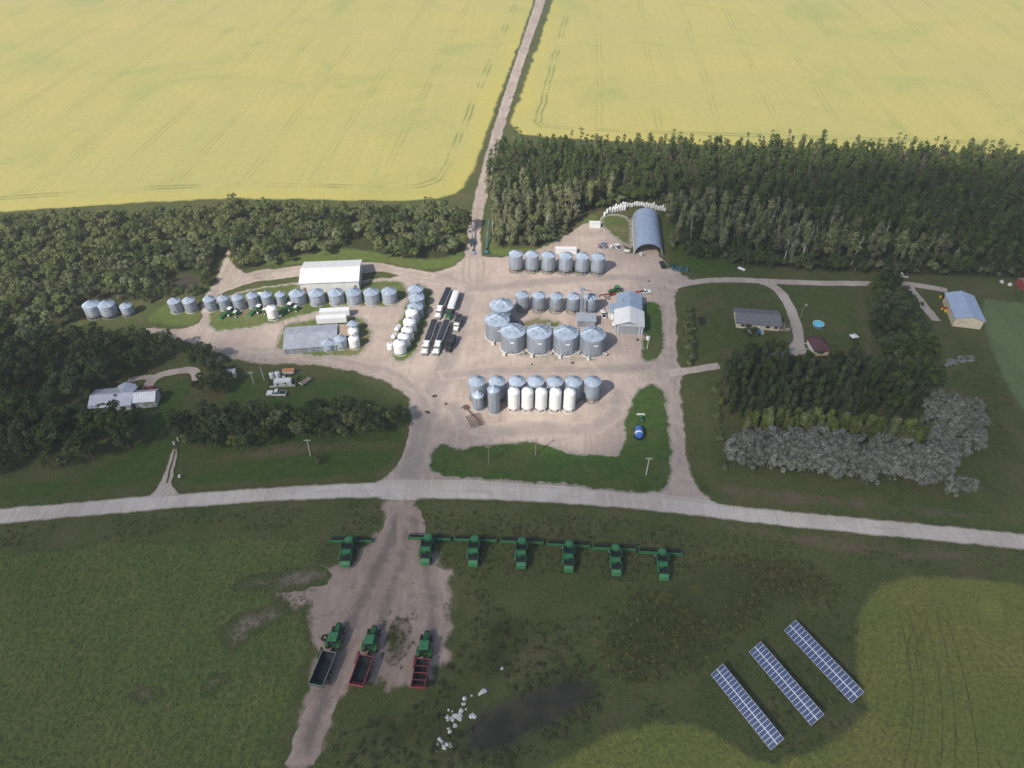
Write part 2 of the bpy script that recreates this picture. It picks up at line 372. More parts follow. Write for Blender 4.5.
# ------------------------------------------------------------------ mesh builder
class MB:
    def __init__(self):
        self.v, self.f, self.m = [], [], []
    def add(self, verts, faces, mi=0):
        o = len(self.v); self.v += [tuple(p) for p in verts]
        self.f += [tuple(i + o for i in f) for f in faces]; self.m += [mi] * len(faces)
        return self
    def box(self, c, s, rz=0.0, mi=0, top=1.0, rx=0.0):
        """box centred at c; top scales its upper face"""
        x, y, z = s[0] / 2, s[1] / 2, s[2] / 2
        mt = Matrix.Translation(c) @ Matrix.Rotation(rz, 4, 'Z') @ Matrix.Rotation(rx, 4, 'X')
        tx, ty = (top, top) if not isinstance(top, tuple) else top
        pts = [(-x, -y, -z), (x, -y, -z), (x, y, -z), (-x, y, -z), (-x * tx, -y * ty, z), (x * tx, -y * ty, z), (x * tx, y * ty, z), (-x * tx, y * ty, z)]
        return self.add([mt @ Vector(p) for p in pts], [(3, 2, 1, 0), (4, 5, 6, 7), (0, 1, 5, 4), (1, 2, 6, 5), (2, 3, 7, 6), (3, 0, 4, 7)], mi)
    def tube(self, a, b, r0, r1=None, n=8, mi=0):
        a, b = Vector(a), Vector(b); r1 = r0 if r1 is None else r1
        q = (b - a).to_track_quat('Z', 'Y'); L_ = (b - a).length
        v = []
        for k, (r, z) in enumerate(((r0, 0), (r1, L_))):
            for i in range(n):
                t = 2 * math.pi * i / n
                v.append(a + q @ Vector((r * math.cos(t), r * math.sin(t), z)))
        f = [(i, (i + 1) % n, n + (i + 1) % n, n + i) for i in range(n)]
        f += [tuple(reversed(range(n))), tuple(range(n, 2 * n))]
        return self.add(v, f, mi)
    def lathe(self, prof, n=32, c=(0, 0, 0), mi=0, axis='Z', cap0=True, cap1=True):
        c = Vector(c); v = []
        for r, z in prof:
            for i in range(n):
                t = 2 * math.pi * i / n
                p = Vector((r * math.cos(t), r * math.sin(t), z))
                if axis == 'X': p = Vector((p.z, p.x, p.y))
                if axis == 'Y': p = Vector((p.y, p.z, p.x))
                v.append(c + p)
        f = []
        for k in range(len(prof) - 1):
            for i in range(n):
                j = (i + 1) % n
                f.append((k * n + i, k * n + j, (k + 1) * n + j, (k + 1) * n + i))
        if cap0 and prof[0][0] > 1e-4: f.append(tuple(reversed(range(n))))
        if cap1 and prof[-1][0] > 1e-4: f.append(tuple(range((len(prof) - 1) * n, len(prof) * n)))
        return self.add(v, f, mi)
    def prism(self, poly, x0, x1, mi=0, axis='X'):
        """poly in (y, z) extruded along x, or in (x, z) extruded along y"""
        n = len(poly); v = []
        for x in (x0, x1):
            for (p, q) in poly:
                v.append((x, p, q) if axis == 'X' else (p, x, q))
        f = [(i, (i + 1) % n, n + (i + 1) % n, n + i) for i in range(n)]
        f += [tuple(reversed(range(n))), tuple(range(n, 2 * n))]
        return self.add(v, f, mi)
    def mesh(self, name, mats, smooth=False):
        me = bpy.data.meshes.new(name)
        me.from_pydata(self.v, [], self.f)
        for m in (mats if isinstance(mats, (list, tuple)) else [mats]): me.materials.append(m)
        if any(self.m): me.polygons.foreach_set('material_index', self.m)
        if smooth: me.shade_smooth()
        bm_fix(me)
        return me
def bm_fix(me):
    import bmesh
    bm = bmesh.new(); bm.from_mesh(me)
    bmesh.ops.recalc_face_normals(bm, faces=bm.faces)
    bm.to_mesh(me); bm.free()

def part(name, mb, mats, parent=None, smooth=False, label=None):
    o = bpy.data.objects.new(name, mb.mesh(name, mats, smooth))
    COL.objects.link(o); o.parent = parent
    if smooth:
        try: o.data.set_sharp_from_angle(angle=R(35))
        except Exception: pass
    if label: o['label'] = label
    return o
def tag(o, label, cat, group=None):
    o['label'] = label; o['category'] = cat
    if group: o['group'] = group
    return o
def thing(name, label, cat, loc=(0, 0, 0), rz=0.0, group=None):
    o = bpy.data.objects.new(name, None); COL.objects.link(o)
    o.empty_display_size = 0.5
    o.location = loc; o.rotation_euler = (0, 0, rz)
    return tag(o, label, cat, group)
def dup(root, loc, rz, label=None, scale=None, group=None):
    r = root.copy(); COL.objects.link(r); r.location = loc; r.rotation_euler = (0, 0, rz)
    if scale is not None: r.scale = scale if isinstance(scale, tuple) else (scale,) * 3
    if label: r['label'] = label
    if group: r['group'] = group
    for ch in list(root.children):
        c = ch.copy(); COL.objects.link(c); c.parent = r
        for g in ch.children:
            d = g.copy(); COL.objects.link(d); d.parent = c
    return r
class Proto:
    """the first place() moves the built thing itself, later ones copy it"""
    def __init__(self, root): self.root, self.used = root, False
    def place(self, loc, rz, label, scale=None, group=None):
        if not self.used:
            self.used = True; o = self.root
            o.location = loc; o.rotation_euler = (0, 0, rz); o['label'] = label
            if group: o['group'] = group
            if scale is not None: o.scale = scale if isinstance(scale, tuple) else (scale,) * 3
            return o
        o = dup(self.root, loc, rz, label, scale if scale is not None else (1, 1, 1), group)
        if not group and 'group' in o: del o['group']
        return o
ORD = ['first', 'second', 'third', 'fourth', 'fifth', 'sixth', 'seventh', 'eighth', 'ninth', 'tenth', 'eleventh', 'twelfth', 'thirteenth']

# ------------------------------------------------------------------ ground sheets
def smooth_poly(pts, it=2):
    P = [Vector((p[0], p[1])) for p in pts]
    for _ in range(it):
        Q = []
        for i in range(len(P)):
            a, b = P[i], P[(i + 1) % len(P)]
            Q += [a * 0.75 + b * 0.25, a * 0.25 + b * 0.75]
        P = Q
    return P
def resample(P, step):
    out = []
    for i in range(len(P)):
        a, b = P[i], P[(i + 1) % len(P)]
        n = max(1, int(round((b - a).length / step)))
        for k in range(n): out.append(a + (b - a) * (k / n))
    return out
def inside(px, py, poly):
    c = np.zeros(px.shape, bool)
    n = len(poly)
    for i in range(n):
        x0, y0 = poly[i]; x1, y1 = poly[(i + 1) % n]
        if y0 == y1: continue
        cond = ((y0 > py) != (y1 > py)) & (px < (x1 - x0) * (py - y0) / (y1 - y0) + x0)
        c ^= cond
    return c
def edge_dist(px, py, poly):
    d = np.full(px.shape, 1e9)
    n = len(poly)
    for i in range(n):
        x0, y0 = poly[i]; x1, y1 = poly[(i + 1) % n]
        ex, ey = x1 - x0, y1 - y0; L2 = ex * ex + ey * ey + 1e-12
        t = np.clip(((px - x0) * ex + (py - y0) * ey) / L2, 0, 1)
        d = np.minimum(d, np.hypot(px - x0 - t * ex, py - y0 - t * ey))
    return d
def world_poly(uv):
    return [ground(u, v).xy if not isinstance(u, str) else Vector(v) for (u, v) in uv]
GRAVEL = []
N_SHEET = [0]
def join_gravel():
    """where gravel sheets run into each other no grass grows along the joint"""
    for me, vx, vy, J, e in GRAVEL:
        me.attributes.new('lane', 'FLOAT', 'POINT').data.foreach_set('value', e.astype(np.float32))
        u = e.copy()
        for me2, _, _, J2, _ in GRAVEL:
            if me2 is me: continue
            k = inside(vx, vy, J2)
            if k.any(): u[k] = np.maximum(u[k], edge_dist(vx[k], vy[k], J2))
        me.attributes['edge'].data.foreach_set('value', u.astype(np.float32))
def sheet(name, uv, z, mat, grid=3.0, jitter=0.35, step=2.0, it=2, world=None):
    """a flat sheet of ground cover with a ragged outline; 'edge' holds each vertex's distance from the outline"""
    N_SHEET[0] += 1; z += 0.0003 * (N_SHEET[0] % 90)
    W = world if world is not None else [ground(u, v).xy for u, v in uv]
    P = resample(smooth_poly(W, it), step)
    J = []
    for p in P:
        q = Vector((p.x, p.y, 0)) * 0.35
        w_ = q * .35
        J.append((p.x + jitter * (2 * mnoise.noise(q) + 1.6 * mnoise.noise(w_)), p.y + jitter * (2 * mnoise.noise(q + Vector((9, 5, 3))) + 1.6 * mnoise.noise(w_ + Vector((3, 8, 1))))))
    xs, ys = [p[0] for p in J], [p[1] for p in J]
    gx, gy = np.meshgrid(np.arange(min(xs), max(xs), grid), np.arange(min(ys), max(ys), grid))
    gx, gy = gx.ravel() + NP.uniform(-.2, .2, gx.size) * grid, gy.ravel() + NP.uniform(-.2, .2, gy.size) * grid
    k = inside(gx, gy, J); gx, gy = gx[k], gy[k]
    d = edge_dist(gx, gy, J); k = d > grid * 0.4; gx, gy, d = gx[k], gy[k], d[k]
    nb = len(J)
    pts = [Vector(p) for p in J] + [Vector((x, y)) for x, y in zip(gx, gy)]
    vs, es, fs, ov, oe, of = delaunay_2d_cdt(pts, [], [list(range(nb))], 2, 1e-4)
    me = bpy.data.meshes.new(name)
    me.from_pydata([(v.x, v.y, z) for v in vs], [], fs)
    vx = np.array([v.x for v in vs]); vy = np.array([v.y for v in vs])
    e = edge_dist(vx, vy, J)
    at = me.attributes.new('edge', 'FLOAT', 'POINT'); at.data.foreach_set('value', e.astype(np.float32))
    if mat in (M['road'], M['yard'], M['track'], M['drive'], M['dirt']): GRAVEL.append((me, vx, vy, J, e))
    me.materials.append(mat)
    if len(me.polygons) and me.polygons[0].normal.z < 0: me.flip_normals()
    o = bpy.data.objects.new(name, me); COL.objects.link(o); o['kind'] = 'structure'
    return o

def lane(name, uv, width, z, mat, jitter=0.12):
    P = [ground(u, v).xy for u, v in uv]
    for _ in range(2):
        Q = [P[0]]
        for a, c in zip(P[:-1], P[1:]): Q += [a * .75 + c * .25, a * .25 + c * .75]
        P = Q + [P[-1]]
    Lf, Rt = [], []
    for i, p in enumerate(P):
        d = (P[min(i + 1, len(P) - 1)] - P[max(i - 1, 0)]).normalized(); n = Vector((-d.y, d.x)) * width / 2
        Lf.append(p + n); Rt.append(p - n)
    return sheet(name, None, z, mat, 1.2, jitter, 1.2, 0, Lf + Rt[::-1])

# the prairie itself
me = bpy.data.meshes.new('ground')
S = 15000.0
me.from_pydata([(-S, -S, 0), (S, -S, 0), (S, S, 0), (-S, S, 0)], [], [(0, 1, 2, 3)])
me.materials.append(M['grass'])
gr = bpy.data.objects.new('ground', me); COL.objects.link(gr); gr['kind'] = 'structure'

Zs = 0.03            # one layer of ground cover; every sheet also gets its own millimetre in it
def G2(*uv): return [ground(u, v).xy for u, v in uv]
# fields
wl = G2((545, -30), (536, 0), (519, 50), (501, 100), (484, 150), (473, 178), (464, 193), (440, 200), (395, 203), (300, 201), (230, 200), (150, 204), (60, 209), (0, 214), (-120, 222))
wl = [Vector((-700, 285)), Vector((-700, 1700)), Vector((150, 1700))] + wl
sheet('canola_field', None, Zs, M['canola_w'], 14, 0.8, 5, 1, wl)
wr = G2((503, 133), (516, 100), (534, 50), (551, 0), (561, -30))
wr = wr + [Vector((175, 1700)), Vector((1300, 1700))] + G2((1500, 195), (1100, 158), (900, 152), (700, 146), (560, 140))
sheet('canola_field', None, Zs, M['canola_e'], 14, 0.8, 5, 1, wr)
ww = G2((-60, 553), (0, 549), (80, 543), (180, 536), (280, 533), (330, 540), (338, 560), (300, 575), (318, 600), (318, 640), (300, 690), (285, 740), (278, 790))
ww = ww + [Vector((-55, 20)), Vector((-260, 20)), Vector((-260, 110))]
sheet('green_field', None, Zs, M['crop_w'], 5, 0.6, 3, 2, ww)
we = G2((1100, 590), (1024, 581), (960, 573), (905, 572), (870, 582), (855, 605), (850, 640), (852, 680), (862, 712), (830, 735), (790, 752), (765, 762), (730, 735), (690, 716), (650, 716), (600, 730), (560, 752), (520, 775))
we = we + [Vector((10, 20)), Vector((300, 20)), Vector((300, 110))]
sheet('ripening_field', None, Zs, M['crop_e'], 4, 0.5, 3, 1, we)
sheet('pasture', [(980, 292), (1000, 300), (1060, 300), (1130, 330), (1130, 430), (1060, 440), (1024, 420), (1002, 385), (985, 345), (975, 315)], Zs, M['pasture'], 4, 0.5, 3)
# rough ground of the woods and weeds
sheet('wood_floor', [(-120, 228), (0, 220), (190, 210), (240, 204), (460, 207), (470, 225), (468, 258), (440, 264), (340, 256), (300, 266), (235, 272), (210, 290), (150, 296), (60, 332), (-120, 400)], Zs, M['scrub'], 5, 0.6, 3)
sheet('wood_floor', [(490, 150), (700, 154), (1024, 166), (1150, 176), (1150, 290), (1024, 282), (800, 273), (690, 264), (668, 250), (664, 210), (600, 210), (560, 238), (492, 252)], Zs, M['scrub'], 5, 0.6, 3)
sheet('weedy_meadow', [(640, 575), (700, 545), (790, 545), (850, 560), (862, 580), (840, 610), (790, 625), (740, 650), (700, 690), (640, 705), (600, 690), (580, 650), (600, 610)], Zs, M['weeds_ground'], 4, 0.8, 3)
sheet('weedy_meadow', [(470, 590), (540, 600), (560, 640), (520, 680), (480, 740), (450, 775), (330, 775), (330, 740), (360, 695), (430, 690), (455, 650)], Zs, M['weeds_ground'], 4, 0.8, 3)
sheet('slough', [(470, 716), (505, 698), (545, 682), (578, 672), (600, 680), (594, 700), (562, 722), (520, 745), (488, 760), (466, 756), (462, 734)], 2 * Zs, M['pond'], 2, 0.4, 1.5)
sheet('slough', [(170, 280), (185, 273), (202, 275), (203, 284), (190, 292), (172, 290)], 2 * Zs, M['pond'], 2, 0.4, 1.5)
# lawns
sheet('lawn', [(684, 290), (700, 283), (745, 283), (768, 288), (780, 300), (790, 330), (786, 346), (760, 352), (735, 362), (686, 366), (681, 340), (680, 305)], 2 * Zs, M['lawn_olive'], 3)
sheet('lawn', [(778, 287), (860, 286), (872, 300), (878, 345), (870, 372), (810, 368), (800, 340), (788, 305)], 2 * Zs, M['lawn_olive'], 3)
sheet('lawn', [(232, 370), (300, 374), (350, 378), (378, 386), (396, 398), (403, 415), (404, 432), (400, 450), (390, 468), (370, 476), (300, 481), (180, 488), (176, 470), (185, 440), (220, 410)], 2 * Zs, M['lawn'], 3)
sheet('lawn', [(161, 392), (180, 378), (192, 378), (190, 400), (178, 440), (160, 482), (100, 492), (0, 503), (-40, 505), (-40, 485), (60, 480), (120, 460), (150, 430)], 2 * Zs, M['lawn'], 3)
sheet('meadow', [(250, 266), (300, 254), (340, 246), (380, 252), (430, 260), (462, 254), (468, 236), (473, 236), (474, 256), (456, 266), (430, 272), (400, 267), (376, 262), (340, 262), (300, 266)], 2 * Zs, M['meadow'], 2, 0.6, 2)
sheet('meadow', [(487, 200), (492, 246), (520, 249), (545, 245), (556, 236), (580, 222), (594, 212), (602, 218), (576, 228), (556, 243), (530, 254), (484, 258), (484, 225)], 2 * Zs, M['meadow'], 2, 0.6, 2)
sheet('meadow', [(140, 322), (165, 300), (200, 298), (204, 326), (170, 328)], 2 * Zs, M['meadow'], 2, 0.6, 2)
# dirt
sheet('dirt_yard', [(366, 493), (438, 492), (424, 502), (419, 518), (423, 536), (440, 552), (460, 566), (462, 590), (456, 612), (458, 640), (448, 672), (432, 690), (404, 696), (380, 690), (352, 690), (342, 705), (328, 745), (314, 790), (274, 790), (287, 740), (297, 700), (305, 665), (308, 630), (302, 606), (262, 600), (232, 594), (228, 582), (262, 572), (300, 566), (335, 562), (360, 548), (374, 526), (384, 505)], 2 * Zs, M['dirt'], 1.6, 1.5, 1.4)
sheet('dirt_patch', [(228, 580), (260, 574), (300, 566), (330, 566), (330, 585), (300, 590), (262, 592), (240, 590)], 2 * Zs + .004, M['dirt_soft'], 1.5, 0.8, 1.5)
sheet('dirt_patch', [(206, 634), (238, 617), (272, 602), (292, 600), (292, 612), (268, 627), (242, 646), (228, 658), (222, 645)], 2 * Zs, M['dirt_soft'], 1.5, 0.8, 1.5)
sheet('dirt_patch', [(125, 690), (155, 680), (165, 692), (150, 706), (128, 706)], 2 * Zs, M['dirt_soft'], 1.5, 0.8, 1.5)
sheet('dirt_patch', [(200, 684), (222, 670), (230, 680), (216, 694), (202, 698)], 2 * Zs, M['dirt_soft'], 1.5, 0.8, 1.5)
sheet('dirt_patch', [(476, 600), (490, 605), (494, 640), (486, 656), (478, 640)], 2 * Zs, M['dirt_soft'], 1.5, 0.8, 1.5)
sheet('grass_patch', [(376, 622), (392, 612), (410, 614), (413, 635), (408, 660), (390, 668), (376, 655), (370, 640)], 3 * Zs, M['patch'], 1.2, 0.9, 1.5)
sheet('grass_patch', [(386, 585), (396, 583), (399, 597), (392, 606), (386, 600)], 3 * Zs, M['patch'], 1.0, 0.25, 1.5)
sheet('brown_verge', [(698, 480), (760, 483), (860, 496), (960, 508), (1040, 516), (1040, 530), (900, 517), (784, 506), (715, 498)], 2 * Zs, M['brown'], 2.5, 0.8, 2)
sheet('brown_verge', [(696, 386), (707, 384), (711, 430), (715, 476), (706, 482), (700, 440)], 2 * Zs, M['brown'], 1.5, 0.8, 2)
sheet('brown_verge', [(700, 515), (800, 530), (900, 543), (1040, 556), (1040, 575), (960, 568), (880, 562), (800, 548), (700, 532)], 2 * Zs, M['brown'], 3, 0.8, 2)
sheet('brown_verge', [(-40, 545), (60, 538), (180, 531), (300, 528), (330, 532), (180, 538), (60, 545), (-40, 553)], 2 * Zs, M['brown'], 2, 0.8, 2)
sheet('brown_verge', [(300, 441), (400, 440), (402, 450), (340, 452), (240, 462), (200, 460), (240, 450)], 3 * Zs, M['brown'], 2, 0.8, 2)
# gravel
sheet('road', [(-60, 512), (0, 507.5), (120, 497), (240, 488), (330, 482.5), (400, 480), (440, 479.5), (520, 484), (600, 489), (662, 494), (720, 503), (784, 509.5), (900, 520), (1024, 532.5), (1100, 540), (1100, 560), (1024, 551.5), (913, 541), (784, 528.5), (683, 516), (600, 508), (520, 503), (440, 500.5), (372, 499.5), (300, 501.5), (240, 505), (120, 515), (0, 526), (-60, 532)], 4 * Zs, M['road'], 2.0, 0.12, 2.0)
sheet('road', [(462, 258), (469, 213), (475, 190), (485.5, 150), (505, 88), (520, 45), (535.5, 0), (543, -30), (553, -30), (547, 0), (531, 45), (517, 88), (499, 150), (490, 190), (485, 213), (481, 240), (488, 285), (463, 288)], 4 * Zs, M['track'], 2.0, 0.3, 2.0)
yard = [(360, 493), (372, 482), (392, 471), (404, 454), (408.5, 430), (407.5, 405), (399, 391), (380, 380.5), (345, 371), (300, 365.5), (265, 367), (235, 362), (208, 351), (178, 341), (136, 332.5), (137, 326.5), (175, 327.5), (198, 325), (207, 305), (240, 290), (300, 281), (360, 280), (400, 275), (428, 274), (452, 266), (463, 256), (484, 256), (508, 256), (530, 252), (556, 241), (576, 226), (590, 220), (606, 226), (622, 236), (628, 252), (637, 254), (638, 232), (659, 232), (660, 256), (664, 258), (681, 272), (694, 279), (683, 286), (677, 292), (678, 320), (679, 352), (681.5, 378), (684.5, 410), (687.5, 440), (691, 465), (697, 482), (708, 496), (728, 508), (690, 512), (655, 503), (560, 494), (440, 491), (400, 492)]
sheet('farmyard', yard, 3 * Zs, M['yard'], 2.5, 0.45, 1.8)
sheet('farm_track', [(199, 312), (201, 299), (211, 284), (240, 272), (300, 265), (360, 262), (378, 261), (400, 267), (430, 271), (458, 278), (455, 288), (430, 281), (400, 277), (378, 272), (358, 276), (300, 277.5), (262, 282), (235, 288), (218, 297), (210, 310), (206, 326), (200, 326)], 4 * Zs, M['track'], 2.0, 0.4, 1.6)
sheet('farm_track', [(224, 292), (214, 279), (218, 272), (222, 262), (226, 249), (232, 249), (231, 262), (250, 275)], 5 * Zs, M['track'], 1.5, 0.4, 1.6)
sheet('driveway', [(172, 447), (179, 447), (175, 470), (171, 486), (184, 494), (146, 498), (158, 488), (164, 472)], 5 * Zs, M['drive'], 1.2, 0.2, 1.2)
sheet('grass_strip', [(175, 449), (176.3, 449), (171, 470), (168, 484), (166, 484), (169, 470)], 6 * Zs, M['lawn'], 0.8, 0.1, 1.0)
lane('lane', [(668, 288), (690, 282.5), (720, 279.6), (768, 281.5), (820, 283.6), (868, 283.6), (905, 284), (925, 286.5), (948, 291)], 4.4, 4 * Zs, M['drive'])
lane('driveway', [(758, 281), (774, 286), (785, 298), (793, 315), (798.5, 332), (798.5, 345), (792, 352), (782, 355.8), (768, 358)], 4.8, 5 * Zs, M['drive'])
sheet('driveway', [(788, 344), (800, 338), (806, 346), (808, 354), (796, 357), (784, 358), (782, 352)], 6 * Zs, M['drive'], 1.2, .15, 1.2, 1)
lane('driveway', [(906, 284), (915, 295), (925, 308), (938, 322)], 4.4, 5 * Zs, M['drive'], .3)
lane('driveway', [(668, 373.5), (690, 370.6), (720, 365.6)], 4.2, 4 * Zs, M['drive'])
lane('driveway', [(146, 396), (148, 384), (158, 375.5), (176, 371.5), (192, 369.5), (197, 374), (197, 386)], 4.2, 4 * Zs, M['drive'])
lane('driveway', [(154, 377), (140, 377.5), (126, 382)], 3.2, 5 * Zs, M['drive'], .3)
sheet('brown_verge', [(852, 290), (866, 290), (872, 330), (881, 368), (868, 372), (860, 340)], 3 * Zs, M['brown'], 1.5, 0.8, 2)
sheet('garden_plot', [(695, 315), (709, 316), (709, 327), (695, 327)], 4 * Zs, M['soil'], 1.0, 0.4, 1.2)
for pts_, wd_ in (([(402, 506), (390, 545), (362, 600), (336, 650), (322, 700), (300, 765)], 7), ([(407, 508), (404, 560), (388, 600), (374, 640), (366, 680)], 5.5), ([(411, 512), (424, 560), (434, 610), (428, 655)], 5.5)):
    lane('wheel_ruts', pts_, wd_, 3 * Zs, M['dirt_rut'], .5)
for k_, (pts_, wd_) in enumerate((([(408, 488), (418, 440), (432, 400), (452, 350), (466, 300), (474, 262)], 9), ([(430, 410), (408, 376), (350, 361), (290, 354), (240, 348)], 4.5), ([(440, 376), (500, 370), (600, 370), (655, 367)], 6), ([(462, 290), (540, 282), (620, 276), (655, 280)], 7), ([(671, 300), (672, 350), (675, 400), (680, 470)], 3.4), ([(450, 400), (470, 432), (540, 428), (606, 430), (622, 390)], 7))):
    lane('wheel_ruts', pts_, wd_, 3 * Zs, M['yard_rut'], .5)
for pts_ in ([(898, 612), (908, 650), (914, 700), (911, 740), (900, 780)], [(908, 610), (919, 650), (925, 700), (922, 740), (911, 780)], [(925, 612), (934, 650), (941, 690), (943, 730), (940, 780)], [(936, 610), (946, 650), (953, 690), (956, 730), (954, 780)], [(948, 622), (960, 660), (969, 700), (976, 740), (980, 780)]):
    lane('wheel_ruts', pts_, .30, 2 * Zs, M['crop_rut'], .05)
# grassy islands in the gravel
sheet('lawn', [(426.5, 462), (429, 451), (440, 441.5), (456, 449), (474, 446), (498.6, 442.5), (520, 441), (541, 441), (562, 449.5), (578, 455), (592, 453), (618, 455.5), (624, 441), (620.5, 424), (627, 408), (635.7, 391.5), (644, 385), (653, 382.5), (662.6, 387), (668.5, 400), (672, 434), (673.5, 473), (668.5, 489), (655, 495.5), (627, 494), (580, 488), (534, 483.5), (487, 481), (454, 480), (438, 478), (429, 470)], 5 * Zs, M['island'], 2.0, 0.45, 1.5)
sheet('lawn', [(641, 304), (648.3, 300.5), (654.6, 301), (661, 306), (664, 315), (665.5, 328), (665.7, 343), (663, 358), (650, 364), (640, 362), (640, 345), (643, 330)], 5 * Zs, M['island'], 2.0, 0.3, 1.5)
sheet('grass_island', [(412, 283), (425, 284), (434, 290), (433, 300), (429, 320), (424.5, 341), (418, 353), (405, 363), (393, 362), (387, 352), (391, 342), (398, 322), (405, 302)], 5 * Zs, M['island_sun'], 2.0, 0.5, 1.5)
sheet('grass_island', [(206, 326), (209, 306), (225, 296), (260, 287), (300, 283), (360, 282), (402, 279), (410, 290), (404, 303), (385, 309), (350, 305), (320, 312), (300, 318), (270, 325), (240, 332), (215, 332)], 5 * Zs, M['island_sun'], 2.0, 0.6, 1.5)
sheet('grass_island', [(274, 348), (281, 325), (300, 320), (340, 316), (365, 317), (374, 330), (372, 346), (360, 357), (330, 359), (300, 355), (280, 353)], 5 * Zs, M['island_sun'], 2.0, 0.6, 1.5)
sheet('grass_island', [(518, 322), (535, 316), (560, 320), (566, 328), (540, 332), (520, 330)], 5 * Zs, M['island_dry'], 1.5, 0.6, 1.5)
sheet('grass_island', [(508, 275), (530, 272), (565, 275), (595, 276), (604, 272), (600, 266), (512, 266)], 5 * Zs, M['island_dry'], 1.5, 0.6, 1.5)
sheet('grass_island', [(500, 345), (512, 356), (540, 359), (592, 362), (604, 354), (603, 345), (590, 358), (540, 354)], 5 * Zs, M['island_dry'], 1.5, 0.5, 1.5)
sheet('grass_island', [(598, 214), (632, 214), (634, 250), (624, 246), (612, 236), (600, 226)], 5 * Zs, M['island_dry'], 1.5, 0.6, 1.5)
sheet('grass_island', [(663, 215), (690, 240), (740, 262), (742, 276), (700, 276), (684, 270), (665, 255)], 2 * Zs, M['lawn'], 2, 0.6, 1.5)
# ================================================================== grain bins
def roof_prof(Rr, z0, rise, cap=0.42):
    return [(Rr + 0.12, z0 - 0.10), (Rr + 0.14, z0), (cap, z0 + rise), (cap, z0 + rise + 0.28), (cap * 0.6, z0 + rise + 0.42), (0.0, z0 + rise + 0.45)]
def add_ribs(mb, Rr, z0, rise, n):
    for i in range(n):
        a = 2 * math.pi * i / n; c, s = math.cos(a), math.sin(a)
        p0 = Vector((c * (Rr + 0.1), s * (Rr + 0.1), z0 + 0.02)); p1 = Vector((c * 0.5, s * 0.5, z0 + rise + 0.02))
        mb.tube(p0, p1, 0.07, 0.04, 4)
def add_ladder(mb, Rr, z0, z1, a):
    c, s = math.cos(a), math.sin(a)
    for k in (-0.22, 0.22):
        p = Vector((c * (Rr + 0.14) - s * k, s * (Rr + 0.14) + c * k, 0))
        mb.tube(p + Vector((0, 0, z0)), p + Vector((0, 0, z1)), 0.035, n=4)
    z = z0 + 0.3
    while z < z1:
        p = Vector((c * (Rr + 0.14), s * (Rr + 0.14), z)); q = Vector((-s, c, 0)) * 0.22
        mb.tube(p - q, p + q, 0.025, n=4); z += 0.45
def wall_prof(Rr, z0, z1, ring=1.1):
    pr = [(Rr, z0)]; z = z0 + ring
    while z < z1 - 0.3:
        pr += [(Rr, z - 0.05), (Rr + 0.035, z), (Rr, z + 0.05)]; z += ring
    pr.append((Rr, z1)); return pr
def flat_bin(name, Rr, h, rise, wall, roof, found=True, ribs=24, plate=True, cat='grain bin'):
    t = thing(name, 'grain bin', cat)
    w = MB().lathe(wall_prof(Rr, 0.2, h), 40, cap0=False, cap1=False); part('wall', w, wall, t, True)
    # seams where the sheets are bolted together
    r = MB().lathe(roof_prof(Rr, h, rise), 40, cap0=False); add_ribs(r, Rr, h, rise, ribs)
    ro = part('roof', r, roof, t)
    hb = MB().box((0.45 * Rr, 0, h + rise * 0.55 + 0.12), (0.7, 0.7, 0.3)); part('roof_hatch', hb, M['steel'], ro)
    fr = .42 if Rr > 4 else .15
    f = MB().lathe([(Rr + fr, 0.0), (Rr + fr, 0.28), (Rr - 0.02, 0.34)], 40, cap0=False); part('foundation', f, M['concrete'], t)
    if Rr > 4:
        for k in range(8):
            a = 2 * math.pi * (k + .5) / 8; q = Rr * .62; zz = h + rise * (1 - .62) * 1.02
            v = MB().lathe([(.2, zz - .1), (.2, zz + .3), (.34, zz + .3), (.3, zz + .48), (0, zz + .55)], 10, (q * math.cos(a), q * math.sin(a), 0)); part('roof_vent', v, M['galv_roof'], ro)
        for a in (R(-115), R(-40)):
            p = Vector((math.cos(a), math.sin(a), 0)); q0 = p * (Rr + .1) + Vector((0, 0, .75)); q1 = p * (Rr + 1.5) + Vector((0, 0, .75))
            v = MB().tube(q0, q1, .42, .5, 12); v.tube(q1, q1 + p * .5, .62, .62, 12); part('aeration_fan', v, M['white_old'] if a < R(-90) else M['steel'], t)
    d = MB().box((0.0, -Rr - 0.03, 1.25), (0.8, 0.16, 1.7)); d.box((0, -Rr - 0.12, 1.25), (0.12, 0.06, 0.3)); part('door', d, M['steel'], t)
    if plate:
        p = MB().box((0.2, -Rr - 0.02, h * 0.72), (1.5, 0.12, 0.55)); part('sign_plate', p, M['white'], t)
    l = MB(); add_ladder(l, Rr, 0.5, h + 0.1, R(-62)); part('ladder', l, M['steel'], t)
    return t
